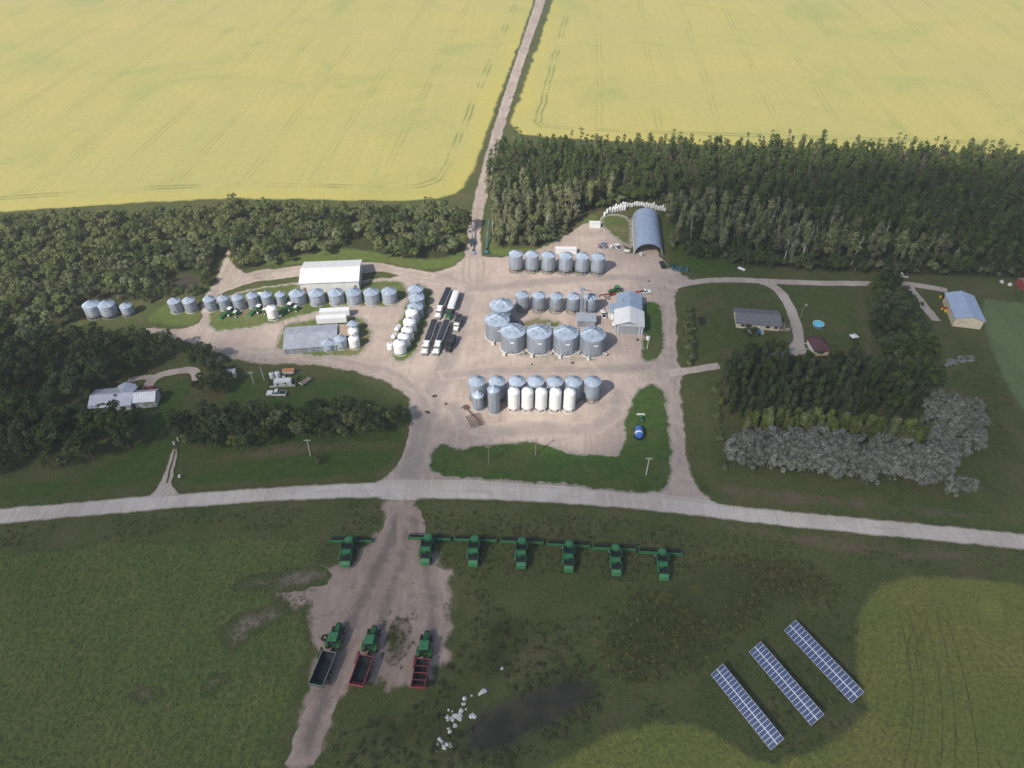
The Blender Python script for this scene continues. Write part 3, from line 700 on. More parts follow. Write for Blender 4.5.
def hopper_bin(name, Rr, h, rise, wall, roof, leg=1.9, smooth=False, cat='hopper bin', legs=10):
    """cylinder with a cone below, standing on a ring of legs and skids"""
    t = thing(name, 'hopper bin', cat)
    prof = [(0.25, 0.75), (Rr, leg)] + ([(Rr, h)] if smooth else wall_prof(Rr, leg + 0.01, h)[1:])
    if smooth:
        prof = [(0.25, 0.75), (Rr, leg), (Rr, h)]
    w = MB().lathe(prof, 36, cap1=False); part('wall', w, wall, t, True)
    if smooth:
        r = MB().lathe([(Rr, h), (Rr * 0.94, h + rise * 0.22), (Rr * 0.62, h + rise * 0.66), (0.35, h + rise), (0.35, h + rise + 0.25), (0, h + rise + 0.3)], 36, cap0=False)
    else:
        r = MB().lathe(roof_prof(Rr, h, rise, 0.36), 36, cap0=False); add_ribs(r, Rr, h, rise, 18)
    ro = part('roof', r, roof, t, smooth)
    lid = MB().lathe([(0.46, h + rise + 0.2), (0.46, h + rise + 0.34), (0, h + rise + 0.46)], 14); part('lid', lid, M['steel'], ro)
    for i in range(legs):
        a = 2 * math.pi * (i + 0.5) / legs
        b = MB().box((math.cos(a) * (Rr - 0.02), math.sin(a) * (Rr - 0.02), (leg + 0.35) / 2 + 0.1), (0.2, 0.2, leg + 0.1), a); part('leg', b, M['steel'] if not smooth else M['white_old'], t)
    s = MB().lathe([(Rr - 0.25, 0.0), (Rr + 0.2, 0.0), (Rr + 0.2, 0.22), (Rr - 0.25, 0.22), (Rr - 0.25, 0.0)], 36, cap0=False, cap1=False); part('skid_ring', s, M['steel'] if not smooth else M['white_old'], t)
    l = MB(); add_ladder(l, Rr, 0.4, h + 0.1, R(-50)); part('ladder', l, M['steel'], t)
    return t

gA = 'hopper bins in the far row by the white container'
pA = Proto(hopper_bin('hopper_bin', 2.95, 8.4, 1.35, M['galv'], M['galv_roof']))
for i, (u, v) in enumerate([(516, 270), (532, 270.5), (548, 271.2), (565.3, 271.8), (581.5, 272.4), (597, 273)]):
    pA.place(ground(u, v), R(i * 7), 'grey hopper bin on legs, %s from the left in the farthest row of six' % ORD[i], group=gA)
gB = 'hopper bins in the row behind the big bins'
pB = Proto(hopper_bin('hopper_bin', 2.65, 7.5, 1.25, M['galv_old'], M['galv_roof']))
for i, (u, v) in enumerate([(522.2, 309.5), (538.7, 310), (555.7, 310.7), (572.6, 311.3), (589.4, 312)]):
    pB.place(ground(u, v), R(i * 11), 'grey hopper bin, %s from the left in the row of five behind the large bins' % ORD[i], group=gB)
gD = 'large flat bottomed bins'
pD = Proto(flat_bin('grain_bin', 4.7, 8.0, 2.0, M['galv_old'], M['galv_roof'], ribs=30))
for i, (u, v) in enumerate([(512.9, 347), (538.7, 348), (565, 348.8), (591.4, 350.3)]):
    pD.place(ground(u, v), R(i * 5 - 6), 'large squat galvanized bin, %s from the left in the front row of four' % ORD[i], group=gD)
pD.place(ground(502, 321), R(30), 'large galvanized bin beside the yard, directly left of the row of five', group=gD)
pD.place(ground(497.5, 335.5), R(10), 'large galvanized bin, leftmost of the cluster, before its equally large neighbour', group=gD)
gE = 'hopper bins behind the white bins'
pE = Proto(hopper_bin('hopper_bin', 2.9, 8.2, 1.5, M['galv'], M['galv_roof']))
for i, (u, v) in enumerate([(477.8, 398), (497.4, 398), (517, 397.8), (535.4, 398), (554, 398.3), (572.5, 398.3), (591, 398.3)]):
    lab = ('galvanized hopper bin, %s from the left in the row behind the white bins' % ORD[i]) if i < 6 else 'galvanized hopper bin standing alone at the right end behind the white bins'
    pE.place(ground(u, v), R(i * 13), lab, group=gE)
gF = 'white hopper bins'
pF = Proto(hopper_bin('hopper_bin', 2.08, 8.6, 1.7, M['white'], M['white'], 1.8, True, legs=6))
for i, (u, v) in enumerate([(513.8, 409.3), (527.2, 409.4), (540.7, 409.6), (554.6, 409.9), (568.8, 410.2)]):
    pF.place(ground(u, v), R(i * 20), 'tall white smooth walled hopper bin, %s from the left of the five' % ORD[i], group=gF)
t = flat_bin('grain_bin', 2.05, 10.3, 1.4, M['galv_old'], M['galv_roof'], ribs=16, plate=False)
t.location = ground(494, 411); tag(t, 'tall narrow corrugated grey bin standing left of the white bins', 'grain bin')
t = flat_bin('grain_bin', 1.95, 6.4, 1.3, M['galv_old'], M['galv_roof'], ribs=16, plate=False)
t.location = ground(478.5, 408); tag(t, 'short narrow grey bin at the front left corner of the white bins row', 'grain bin')
# small bins along the track
gG = 'small flat bins along the upper track'
pG = Proto(flat_bin('grain_bin', 2.3, 5.3, 1.2, M['galv'], M['galv_roof'], ribs=18, plate=False))
for i, (u, v, k) in enumerate([(212.3, 309.5, 1), (226.2, 308.6, 1), (240.6, 308, 1.03), (255, 306, 1.02), (269, 305, 1), (282.6, 303.6, .9)]):
    pG.place(ground(u, v), R(i * 17), 'small grey bin, %s from the left in the curved row left of the white shed' % ORD[i], k, gG)
pH = Proto(flat_bin('grain_bin', 3.1, 5.0, 1.45, M['galv_new'], M['galv_roof'], ribs=20, plate=False))
for i, (u, v) in enumerate([(299, 303), (318.2, 302.8), (337.4, 302.3), (355, 302), (372.6, 301.8), (390.3, 301)]):
    pH.place(ground(u, v), R(i * 9), 'wider grey bin, %s from the left in the row in front of the white shed' % ORD[i], group='wider flat bins before the white shed')
for i, (u, v) in enumerate([(177.6, 311), (192, 310.3)]):
    pG.place(ground(u, v), R(40 * i), ['small grey bin, left one of the pair at the bend of the track', 'small grey bin, right one of the pair at the bend of the track'][i], (1.06, 1.06, .95), 'pair of bins by the track')
pI = Proto(hopper_bin('hopper_bin', 3.2, 5.6, 1.5, M['galv_new'], M['galv_roof'], 1.2, legs=8))
for i, (u, v, k) in enumerate([(96, 315.6, 1), (111, 315.3, .98), (129.2, 314, .74)]):
    pI.place(ground(u, v), R(i * 30), ['pale grey raised bin at the wood edge, leftmost of three', 'pale grey raised bin, middle one of three at the wood edge', 'smallest pale grey raised bin of three at the wood edge'][i], k, 'bins at the edge of the left wood')
# the slanted row beside the parked trucks
for i, (u, v) in enumerate([(416.5, 298), (417.6, 306.5), (416.2, 316)]):
    pH.place(ground(u, v), R(i * 31), 'grey bin, %s from the far end of the slanted row by the trucks' % ORD[i], (1.0, 1.0, .95), 'slanted row of bins')
pJ = Proto(hopper_bin('hopper_bin', 2.45, 4.9, 1.2, M['white'], M['white'], 1.0, True, legs=6))
for i, (u, v, k) in enumerate([(413, 322, 1.05), (410.8, 331.5, 1.05), (408.3, 339, .95), (404.8, 345.4, .95), (400.6, 352.6, .98)]):
    pJ.place(ground(u, v), R(i * 31), 'squat white bin, %s from the near end of the slanted row' % ORD[4 - i], k, 'slanted row of bins')
pJ.place(ground(273.8, 318), 0, 'single white hopper bin among the green swathers', (.92, .92, 1.0))
pH.place(ground(354.2, 331.5), 0, 'little grey bin at the back of the short row right of the long grey shed', (.66, .66, .8), 'short row of little bins')
pJ.place(ground(354.4, 338.5), 0, 'little white bin, middle of the short row right of the grey shed', (.80, .80, .85), 'short row of little bins')
pJ.place(ground(355, 346.8), 0, 'little white bin at the near end of the short row by the grey shed', (.84, .84, .85), 'short row of little bins')
pH.place(ground(341.8, 347), 0, 'little grey bin standing against the right end of the long grey shed', (.74, .74, .85))
pH.place(ground(329.6, 348.2), 0, 'low grey bin in front of the long grey shed', (.86, .86, .62))

# ================================================================== buildings
def frame2(a, b):
    """origin at a, +X along a->b (flat)"""
    d = (b - a); return math.atan2(d.y, d.x), math.hypot(d.x, d.y)
def roof_slab(mb, W, D0, D1, z0, z1, ov=0.4, th=0.16, mi=0):
    """one pitch: rises from y=D0 at z0 to y=D1 at z1, across x in [-ov, W+ov]"""
    n = Vector((0, -(z1 - z0), D1 - D0)).normalized() * th
    if n.z < 0: n = -n
    p = [(D0, z0), (D1, z1), (D1 + n.y, z1 + n.z), (D0 + n.y, z0 + n.z)]
    mb.prism(p, -ov, W + ov, mi)
def windowpart(parent, c, w, h, axis='y', out=-1, label=None, frame_m=None):
    f = MB(); x, y, z = c; e = 0.08
    if axis == 'y':
        for s in (-1, 1):
            f.box((x + s * (w / 2 + .05), y + out * .05, z), (.1, .12, h + .2)); f.box((x, y + out * .05, z + s * (h / 2 + .05)), (w, .12, .1))
    else:
        for s in (-1, 1):
            f.box((x + out * .05, y + s * (w / 2 + .05), z), (.12, .1, h + .2)); f.box((x + out * .05, y, z + s * (h / 2 + .05)), (.12, w, .1))
    fo = part('window', f, frame_m or M['white'], parent, label=label)
    p = MB().box((x + (out * .02 if axis == 'x' else 0), y + (out * .02 if axis == 'y' else 0), z), (w, .06, h) if axis == 'y' else (.06, w, h))
    part('pane', p, M['glass'], fo)
    return fo

def gable_ends(mb, W, D, h, ridge, y_r, x):
    mb.prism([(0, 0), (D, 0), (D, h), (y_r, h + ridge), (0, h)], x[0], x[1])

# --- big white machine shed (ridge runs left to right)
a, b = ground(299.6, 283.5, 5.0), ground(358.2, 281, 5.0)
rz, Wd = frame2(a, b)
t = thing('machine_shed', 'long white metal machine shed with low gable roof behind the row of bins', 'shed', (a.x, a.y, 0), rz)
D, h, rg = 16.0, 5.0, 1.9
m = MB(); m.prism([(0, 0), (D, 0), (D, h), (D / 2, h + rg), (0, h)], 0, Wd); part('wall', m, M['white_metal'], t)
m = MB(); roof_slab(m, Wd, -.45, D / 2, h - .02, h + rg + .06); roof_slab(m, Wd, D + .45, D / 2, h - .02, h + rg + .06); m.box((Wd / 2, D / 2, h + rg + .26), (Wd + .8, .5, .1)); part('roof', m, M['white_metal'], t)
m = MB().box((Wd + .04, D / 2, 2.2), (.12, 8.5, 4.4)); part('sliding_door', m, M['white_old'], t)
for x in (1.6, Wd - 1.6):
    m = MB().box((x, -.03, 1.6), (1.3, .12, 2.6)); part('door', m, M['wood'], t, label='brown door')
for y in (-.05, D + .05):
    m = MB().box((Wd / 2, y, h - .12), (Wd, .14, .3)); part('fascia', m, M['white_old'], t)

# --- long grey shed
a, b = ground(283.3, 350, 2.6), ground(336.3, 345.8, 2.6)
rz, Wd = frame2(a, b); D = 12.2
t = thing('storage_shed', 'long low shed with grey blue metal roof in the yard loop', 'shed', (a.x, a.y, 0), rz)
m = MB().prism([(0.3, 0), (D, 0), (D, 3.7), (D * .62, 4.1), (.3, 2.6)], .2, Wd - .2); part('wall', m, M['galv_old'], t)
m = MB(); roof_slab(m, Wd, 0, D * .62, 2.62, 4.15, .2); roof_slab(m, Wd, D + .2, D * .62, 3.7, 4.15, .2); part('roof', m, M['shed_roof'], t)
m = MB().box((Wd * .3, .24, 1.2), (3.2, .14, 2.2)); part('sliding_door', m, M['steel'], t)
m = MB().box((Wd + 2.55, D * .7, 1.5), (4.6, 6.4, 3.0)); an = part('annex_wall', m, M['wood'], t)
m = MB().prism([(D * .7 - 3.5, 3.0), (D * .7 + 3.5, 3.35), (D * .7 + 3.5, 3.5), (D * .7 - 3.5, 3.15)], Wd + .16, Wd + 5.0); part('annex_roof', m, M['brown_roof'], an)

# --- workshop: white front part, blue grey part behind
a, b = ground(614.6, 324.2, 4.7), ground(644.3, 326.2, 4.7)
rz, Wd = frame2(a, b)
t = thing('workshop', 'workshop with white gabled front and lower blue grey part behind', 'workshop', (a.x, a.y, 0), rz)
D1, D2, h = 9.4, 12.5, 4.7
m = MB().prism([(0.4, 0), (Wd - .4, 0), (Wd - .4, h), (Wd / 2, h + 2.0), (.4, h)], .3, D1, axis='Y'); part('wall', m, M['blue_metal'], t)
m = MB()
for s0, s1 in ((-.2, Wd / 2), (Wd + .2, Wd / 2)):
    m.prism([(s0, h - .1), (s1, h + 2.05), (s1, h + 2.25), (s0, h + .1)], -.6, D1 + .3, axis='Y')
part('front_roof', m, M['white_metal'], t)
m = MB().box((Wd / 2, .26, 2.15), (7.6, .14, 4.1)); d = part('overhead_door', m, M['shed_roof'], t)
m = MB()
for k in range(1, 4): m.box((Wd / 2, .16, .2 + k * 1.0), (7.5, .08, .06))
part('door_rib', m, M['steel'], d)
m = MB()
for x in (.45, 1.6, Wd - 1.6, Wd - .45): m.box((x, .2, 2.3), (.28, .24, 4.6))
m.box((Wd / 2, .2, 4.45), (Wd - .9, .22, .26)); part('trim', m, M['white'], t)
W2 = 9.6; x0 = (Wd - W2) / 2 + .2
m = MB().prism([(x0, 0), (x0 + W2, 0), (x0 + W2, 4.0), (x0 + W2 / 2, 5.6), (x0, 4.0)], D1 + .02, D1 + D2, axis='Y'); part('rear_wall', m, M['blue_metal'], t)
m = MB()
for s0, s1 in ((x0 - .3, x0 + W2 / 2), (x0 + W2 + .3, x0 + W2 / 2)):
    m.prism([(s0, 3.92), (s1, 5.64), (s1, 5.8), (s0, 4.08)], D1 + .32, D1 + D2 + .3, axis='Y')
part('rear_roof', m, M['blue_metal'], t)
m = MB().box((x0 - 1.55, D1 + 3.6, 1.4), (3.0, 6.4, 2.8)); l = part('lean_to_wall', m, M['white_old'], t)
m = MB().prism([(x0 - 3.3, 2.82), (x0 - .02, 3.5), (x0 - .02, 3.65), (x0 - 3.3, 2.97)], D1 + .35, D1 + 7.0, axis='Y'); part('lean_to_roof', m, M['blue_metal'], l)
m = MB().tube((x0 + 2.0, D1 + 6, 4.6), (x0 + 2.0, D1 + 6, 6.4), .16, n=8); part('chimney', m, M['steel'], t)

# --- arched storage building (quonset)
a, b = ground(634.4, 254.8), ground(662.2, 256.2)
rz, Wd = frame2(a, b); D = ground(648, 219).y - ground(648, 255.5).y
t = thing('arched_shed', 'blue grey arched metal shed with open front at the edge of the wood', 'arched shed', (a.x, a.y, 0), rz)
m = MB(); ns, Ht = 28, 6.0
def arch(rw, rh, y):
    return [(Wd / 2 - rw * math.cos(math.pi * i / ns), y, rh * math.sin(math.pi * i / ns) ** .82) for i in range(ns + 1)]
ys = np.linspace(0, D, int(D / .45) + 1); vs = []; fs = []
for k, y in enumerate(ys):
    e = .05 * (k % 2)
    vs += arch(Wd / 2 + e, Ht + e, y)
for k, y in enumerate(ys):
    vs += arch(Wd / 2 - .18, Ht - .18, y)
nr = ns + 1; off_i = nr * len(ys)
for k in range(len(ys) - 1):
    for i in range(ns):
        p = k * nr + i
        fs.append((p, p + 1, p + nr + 1, p + nr)); q = off_i + p; fs.append((q + nr, q + nr + 1, q + 1, q))
for k in (0, len(ys) - 1):
    for i in range(ns): p = k * nr + i; fs.append((p, off_i + p, off_i + p + 1, p + 1))
m.add(vs, fs); part('shell', m, M['quonset'], t)
m = MB(); poly = [(p[0], p[2]) for p in arch(Wd / 2 - .2, Ht - .2, 0)]; m.prism(poly, D - .6, D - .45, axis='Y'); part('end_wall', m, M['galv_old'], t)
m = MB(); outer = arch(Wd / 2 + .12, Ht + .12, -.05)
for i in range(ns): m.tube(outer[i], outer[i + 1], .1, n=5)
part('front_trim', m, M['steel'], t)
for x in (-.1, Wd + .1):
    m = MB().box((x, D / 2, .2), (.6, D, .4)); part('footing', m, M['concrete'], t)

# --- grey roofed farmhouse
a, b = ground(736.8, 323, 2.7), ground(781, 326.3, 2.7)
rz, Wd = frame2(a, b); D, h, rg = 10.2, 2.7, 1.5
t = thing('farmhouse', 'single storey farmhouse with long grey shingle roof and cream walls', 'house', (a.x, a.y, 0), rz)
m = MB().prism([(0.4, 0), (D - .4, 0), (D - .4, h), (D / 2, h + rg - .1), (.4, h)], 0.3, Wd - .3); part('wall', m, M['cream'], t)
m = MB(); roof_slab(m, Wd, -.2, D / 2, h - .12, h + rg); roof_slab(m, Wd, D + .2, D / 2, h - .12, h + rg); part('roof', m, M['grey_roof'], t)
for x in (2.6, 5.4, 12.2, 15.4): windowpart(t, (x, .4, 1.5), 1.5, 1.1)
m = MB().box((9.2, .36, 1.15), (1.0, .14, 2.1)); d = part('door', m, M['white'], t)
m = MB().box((9.5, .26, 1.1), (.08, .08, .12)); part('handle', m, M['steel'], d)
m = MB().box((7.6, -1.2, .3), (6.0, 3.0, .5)); part('deck', m, M['white_old'], t)
m = MB()
for x in np.arange(4.8, 10.6, .45): m.box((x, -2.62, .95), (.07, .07, .8))
m.box((7.6, -2.62, 1.38), (6.0, .1, .08)); part('deck_railing', m, M['white'], t)
m = MB().lathe([(1.15, .56), (1.15, 1.15), (1.05, 1.2), (1.0, .75)], 20, (8.9, -1.3, 0)); part('hot_tub', m, M['white'], t)
m = MB().box((Wd + 1.3, D * .35, .25), (2.8, 5.0, .4)); part('side_deck', m, M['wood'], t)
m = MB().box((5.0, D * .6, h + rg + .1), (.7, .7, 1.4)); part('chimney', m, M['greystone'], t)
t = sheet('path', [(745, 331), (752, 327.5), (784, 327), (793, 326), (793, 332), (780, 333), (762, 332), (752, 334)], 5 * Zs, M['track'], 1.2, .15, 1.0, 1)

# --- maroon roofed garage
a, b = ground(815.2, 351.3, 2.6), ground(831.5, 350.5, 2.6)
rz, Wd = frame2(a, b); D, h = 8.4, 2.6
t = thing('garage', 'small garage with hipped maroon roof and cream walls near the pool', 'garage', (a.x, a.y, 0), rz)
m = MB().box((Wd / 2, D / 2, h / 2), (Wd - .7, D - .7, h)); part('wall', m, M['cream'], t)
m = MB(); e = .25
m.add([(-e, -e, h), (Wd + e, -e, h), (Wd + e, D + e, h), (-e, D + e, h), (Wd / 2 - .5, D / 2, h + 2.0), (Wd / 2 + .5, D / 2, h + 2.0), (-e, -e, h - .18), (Wd + e, -e, h - .18), (Wd + e, D + e, h - .18), (-e, D + e, h - .18)],
      [(0, 1, 5, 4), (1, 2, 5), (2, 3, 4, 5), (3, 0, 4), (0, 6, 7, 1), (1, 7, 8, 2), (2, 8, 9, 3), (3, 9, 6, 0), (9, 8, 7, 6)])
part('roof', m, M['maroon'], t)
m = MB().box((.28, D / 2, 1.1), (.14, 5.0, 2.1)); part('garage_door', m, M['white'], t)
windowpart(t, (Wd * .55, .36, 1.5), 1.2, .9)
m = MB().box((Wd + .5, D * .45, .6), (1.2, 2.0, 1.1)); part('side_bin', m, M['white_old'], t)

# --- small pale roofed building on the right
hh = 4.0
a, b = ground(955.5, 318.4, hh), ground(981.4, 317, hh); c = ground(945.2, 293, hh)
rz, Wd = frame2(a, b); rz = math.atan2((c - a).y, (c - a).x) - R(90); D = (c - a).length
Wd = 11.0
t = thing('metal_building', 'small building with pale blue metal roof and cream gable wall', 'shed', (a.x, a.y, 0), rz)
m = MB().prism([(0.3, 0), (Wd - .3, 0), (Wd - .3, hh), (Wd / 2, hh + 1.6), (.3, hh)], .3, D - .3, axis='Y'); part('wall', m, M['cream'], t)
m = MB()
for s0, s1 in ((-.2, Wd / 2), (Wd + .2, Wd / 2)):
    m.prism([(s0, hh - .12), (s1, hh + 1.66), (s1, hh + 1.84), (s0, hh + .06)], -.2, D + .2, axis='Y')
part('roof', m, M['pale_roof'], t)
m = MB().box((Wd * .4, .26, 1.7), (4.2, .14, 3.3)); part('overhead_door', m, M['cream'], t)
m = MB().box((.26, D * .3, 1.1), (.14, 1.0, 2.1)); part('door', m, M['white_old'], t)

# --- silver roofed house among the trees
a, b = ground(88.5, 408.5, 3.0), ground(129, 407, 3.0)
rz, Wd = frame2(a, b); D, h, rg = 9.6, 3.0, 1.6
t = thing('farmhouse', 'house with silver metal roof half hidden among dark trees', 'house', (a.x, a.y, 0), rz + R(4))
m = MB().prism([(0.4, 0), (D - .4, 0), (D - .4, h), (D / 2, h + rg - .1), (.4, h)], 0.3, Wd - .3); part('wall', m, M['white_old'], t)
m = MB(); roof_slab(m, Wd, -.2, D / 2, h - .12, h + rg); roof_slab(m, Wd, D + .2, D / 2, h - .12, h + rg)
for s0, s1 in ((Wd * .5, Wd * .73), (Wd * .96, Wd * .73)):
    m.prism([(s0, h - .1), (s1, h + rg - .2), (s1, h + rg - .02), (s0, h + .08)], D / 2, D + 1.2, axis='Y')
part('roof', m, M['silver_roof'], t)
m = MB().prism([(Wd * .52, 0), (Wd * .94, 0), (Wd * .94, h), (Wd * .73, h + rg - .3), (Wd * .52, h)], D - .39, D + .9, axis='Y'); part('wing_wall', m, M['white_old'], t)
for x in (3, 7, 11): windowpart(t, (x, .4, 1.6), 1.4, 1.1)
m = MB().box((Wd * .6, D * .4, h + rg), (.6, .6, 1.2)); part('chimney', m, M['greystone'], t)
G0 = Wd + .6; GW, GD = 7.6, 6.2
m = MB().prism([(1.3, 0), (GD + .6, 0), (GD + .6, h), (1 + GD / 2, h + 1.7), (1.3, h)], G0 + .3, G0 + GW - .3); g = part('garage_wall', m, M['white_old'], t)
m = MB()
for y0, y1 in ((.8, 1 + GD / 2), (GD + 1.2, 1 + GD / 2)):
    p0, p1 = (y0, h - .1), (y1, h + 1.8)
    m.prism([p0, p1, (y1, h + 1.97), (y0, h + .07)], G0, G0 + GW)
part('garage_roof', m, M['silver_roof'], g)
m = MB().box((G0 + GW * .5, GD + .64, 1.2), (5, .14, 2.2)); part('garage_door', m, M['white'], g)

# --- dryer lean-to between the bins and the grain leg
t = thing('dryer_shed', 'low grey roofed dryer shed between the two bin rows', 'shed', ground(586, 326.5), R(-3))
m = MB().box((0, 1.6, 1.5), (7.0, 4.2, 3.0)); part('wall', m, M['galv_old'], t)
m = MB().prism([(-.9, 3.02), (4.2, 3.6), (4.2, 3.75), (-.9, 3.17)], -3.9, 3.9); part('roof', m, M['shed_roof'], t)
m = MB().box((-1.6, -.55, 1.1), (1.6, .12, 2.1)); part('door', m, M['steel'], t)
base = ground(580.2, 319.5)
t = thing('grain_elevator', 'slim grey bucket elevator tower rising between the rear bins', 'grain elevator', base, R(4))
m = MB()
for s in (-.3, .3): m.box((s, 0, 7.2), (.34, .42, 14.4))
part('leg_trunk', m, M['galv_new'], t)
m = MB().box((0, 0, 14.9), (1.5, .9, 1.1), top=(.7, .9)); part('head', m, M['blue_metal'], t)
m = MB().box((0, 0, .5), (1.5, .9, 1.0)); part('boot', m, M['steel'], t)
m = MB()
for tx, ty in ((5.0, 5.5), (-5.0, 5.2), (3.0, -5)): m.tube((0, 0, 14.3), (tx * .9, ty * .9, 10.4), .14, n=8)
part('spout', m, M['galv_new'], t)
m = MB().box((.2, .9, 13.9), (2.0, 1.2, .08))
for s in (-.7, 1.1): m.tube((s, 1.45, 13.9), (s, 1.45, 15.0), .04, n=4)
m.tube((-.7, 1.45, 15.0), (1.1, 1.45, 15.0), .04, n=4); part('platform', m, M['steel'], t)
t = thing('concrete_pit', 'pale concrete dump pit cover behind the big bins', 'dump pit', ground(549, 326), 0)
m = MB().box((0, 0, .25), (1.6, 3.6, .5), top=.9); part('kerb', m, M['concrete'], t)
m = MB().box((0, 0, .54), (1.1, 2.8, .06)); part('grate', m, M['steel'], t)
t = thing('conveyor', 'long pale conveyor lying on the ground between the bin rows', 'conveyor', ground(551, 328.5), R(-2))
m = MB().box((0, 0, .6), (22, .5, .4)); part('trough', m, M['galv_new'], t)
m = MB()
for x in np.arange(-10, 10.1, 4): m.box((x, 0, .2), (.2, .7, .4))
part('stand', m, M['steel'], t)

# --- little huts
def hut(name, loc, rz, W, D, h, rise, wallm, roofm, label, cat='shed'):
    t = thing(name, label, cat, loc, rz)
    m = MB().prism([(-D / 2, 0), (D / 2, 0), (D / 2, h), (0, h + rise), (-D / 2, h)], -W / 2, W / 2); part('wall', m, wallm, t)
    m = MB()
    for s in (-1, 1):
        p = [(s * (D / 2 + .2), h - .08), (0, h + rise + .04), (0, h + rise + .16), (s * (D / 2 + .2), h + .04)]
        m.prism(p, -W / 2 - .2, W / 2 + .2)
    part('roof', m, roofm, t)
    m = MB().box((0, -D / 2 - .03, h * .42), (.9, .12, h * .8)); part('door', m, M['wood'], t)
    return t
hut('garden_shed', ground(232.5, 376), R(12), 2.8, 2.6, 2.2, .7, M['cream'], M['white_old'], 'tiny beige shed beside the dark trees left of the fenced tanks')
hut('garden_shed', ground(1024, 287), R(5), 4.4, 5.5, 2.6, 1.2, M['cart_red'], M['brown_roof'], 'rusty red hut cut by the right edge of the photo')
hut('garden_shed', ground(755, 334.5), R(3), 2.6, 2.4, 2.0, .6, M['green_dk'], M['teal'], 'small dark teal shed in front of the grey roofed farmhouse')

# ================================================================== vehicles
def wheel_parts(t, c, r, w, hub=None, tyre_m=None, name='wheel'):
    x, y, z = c
    m = MB().lathe([(r * .55, -w / 2), (r * .93, -w / 2), (r, -w * .32), (r, w * .32), (r * .93, w / 2), (r * .55, w / 2), (r * .55, -w / 2)], 20, c, axis='X', cap0=False, cap1=False)
    o = part(name, m, tyre_m or M['rubber'], t)
    m = MB().lathe([(0.0, -w * .34), (r * .56, -w * .42), (r * .56, w * .42), (0, w * .34)], 16, c, axis='X', cap0=False, cap1=False)
    part('rim', m, hub or M['steel'], o); return o

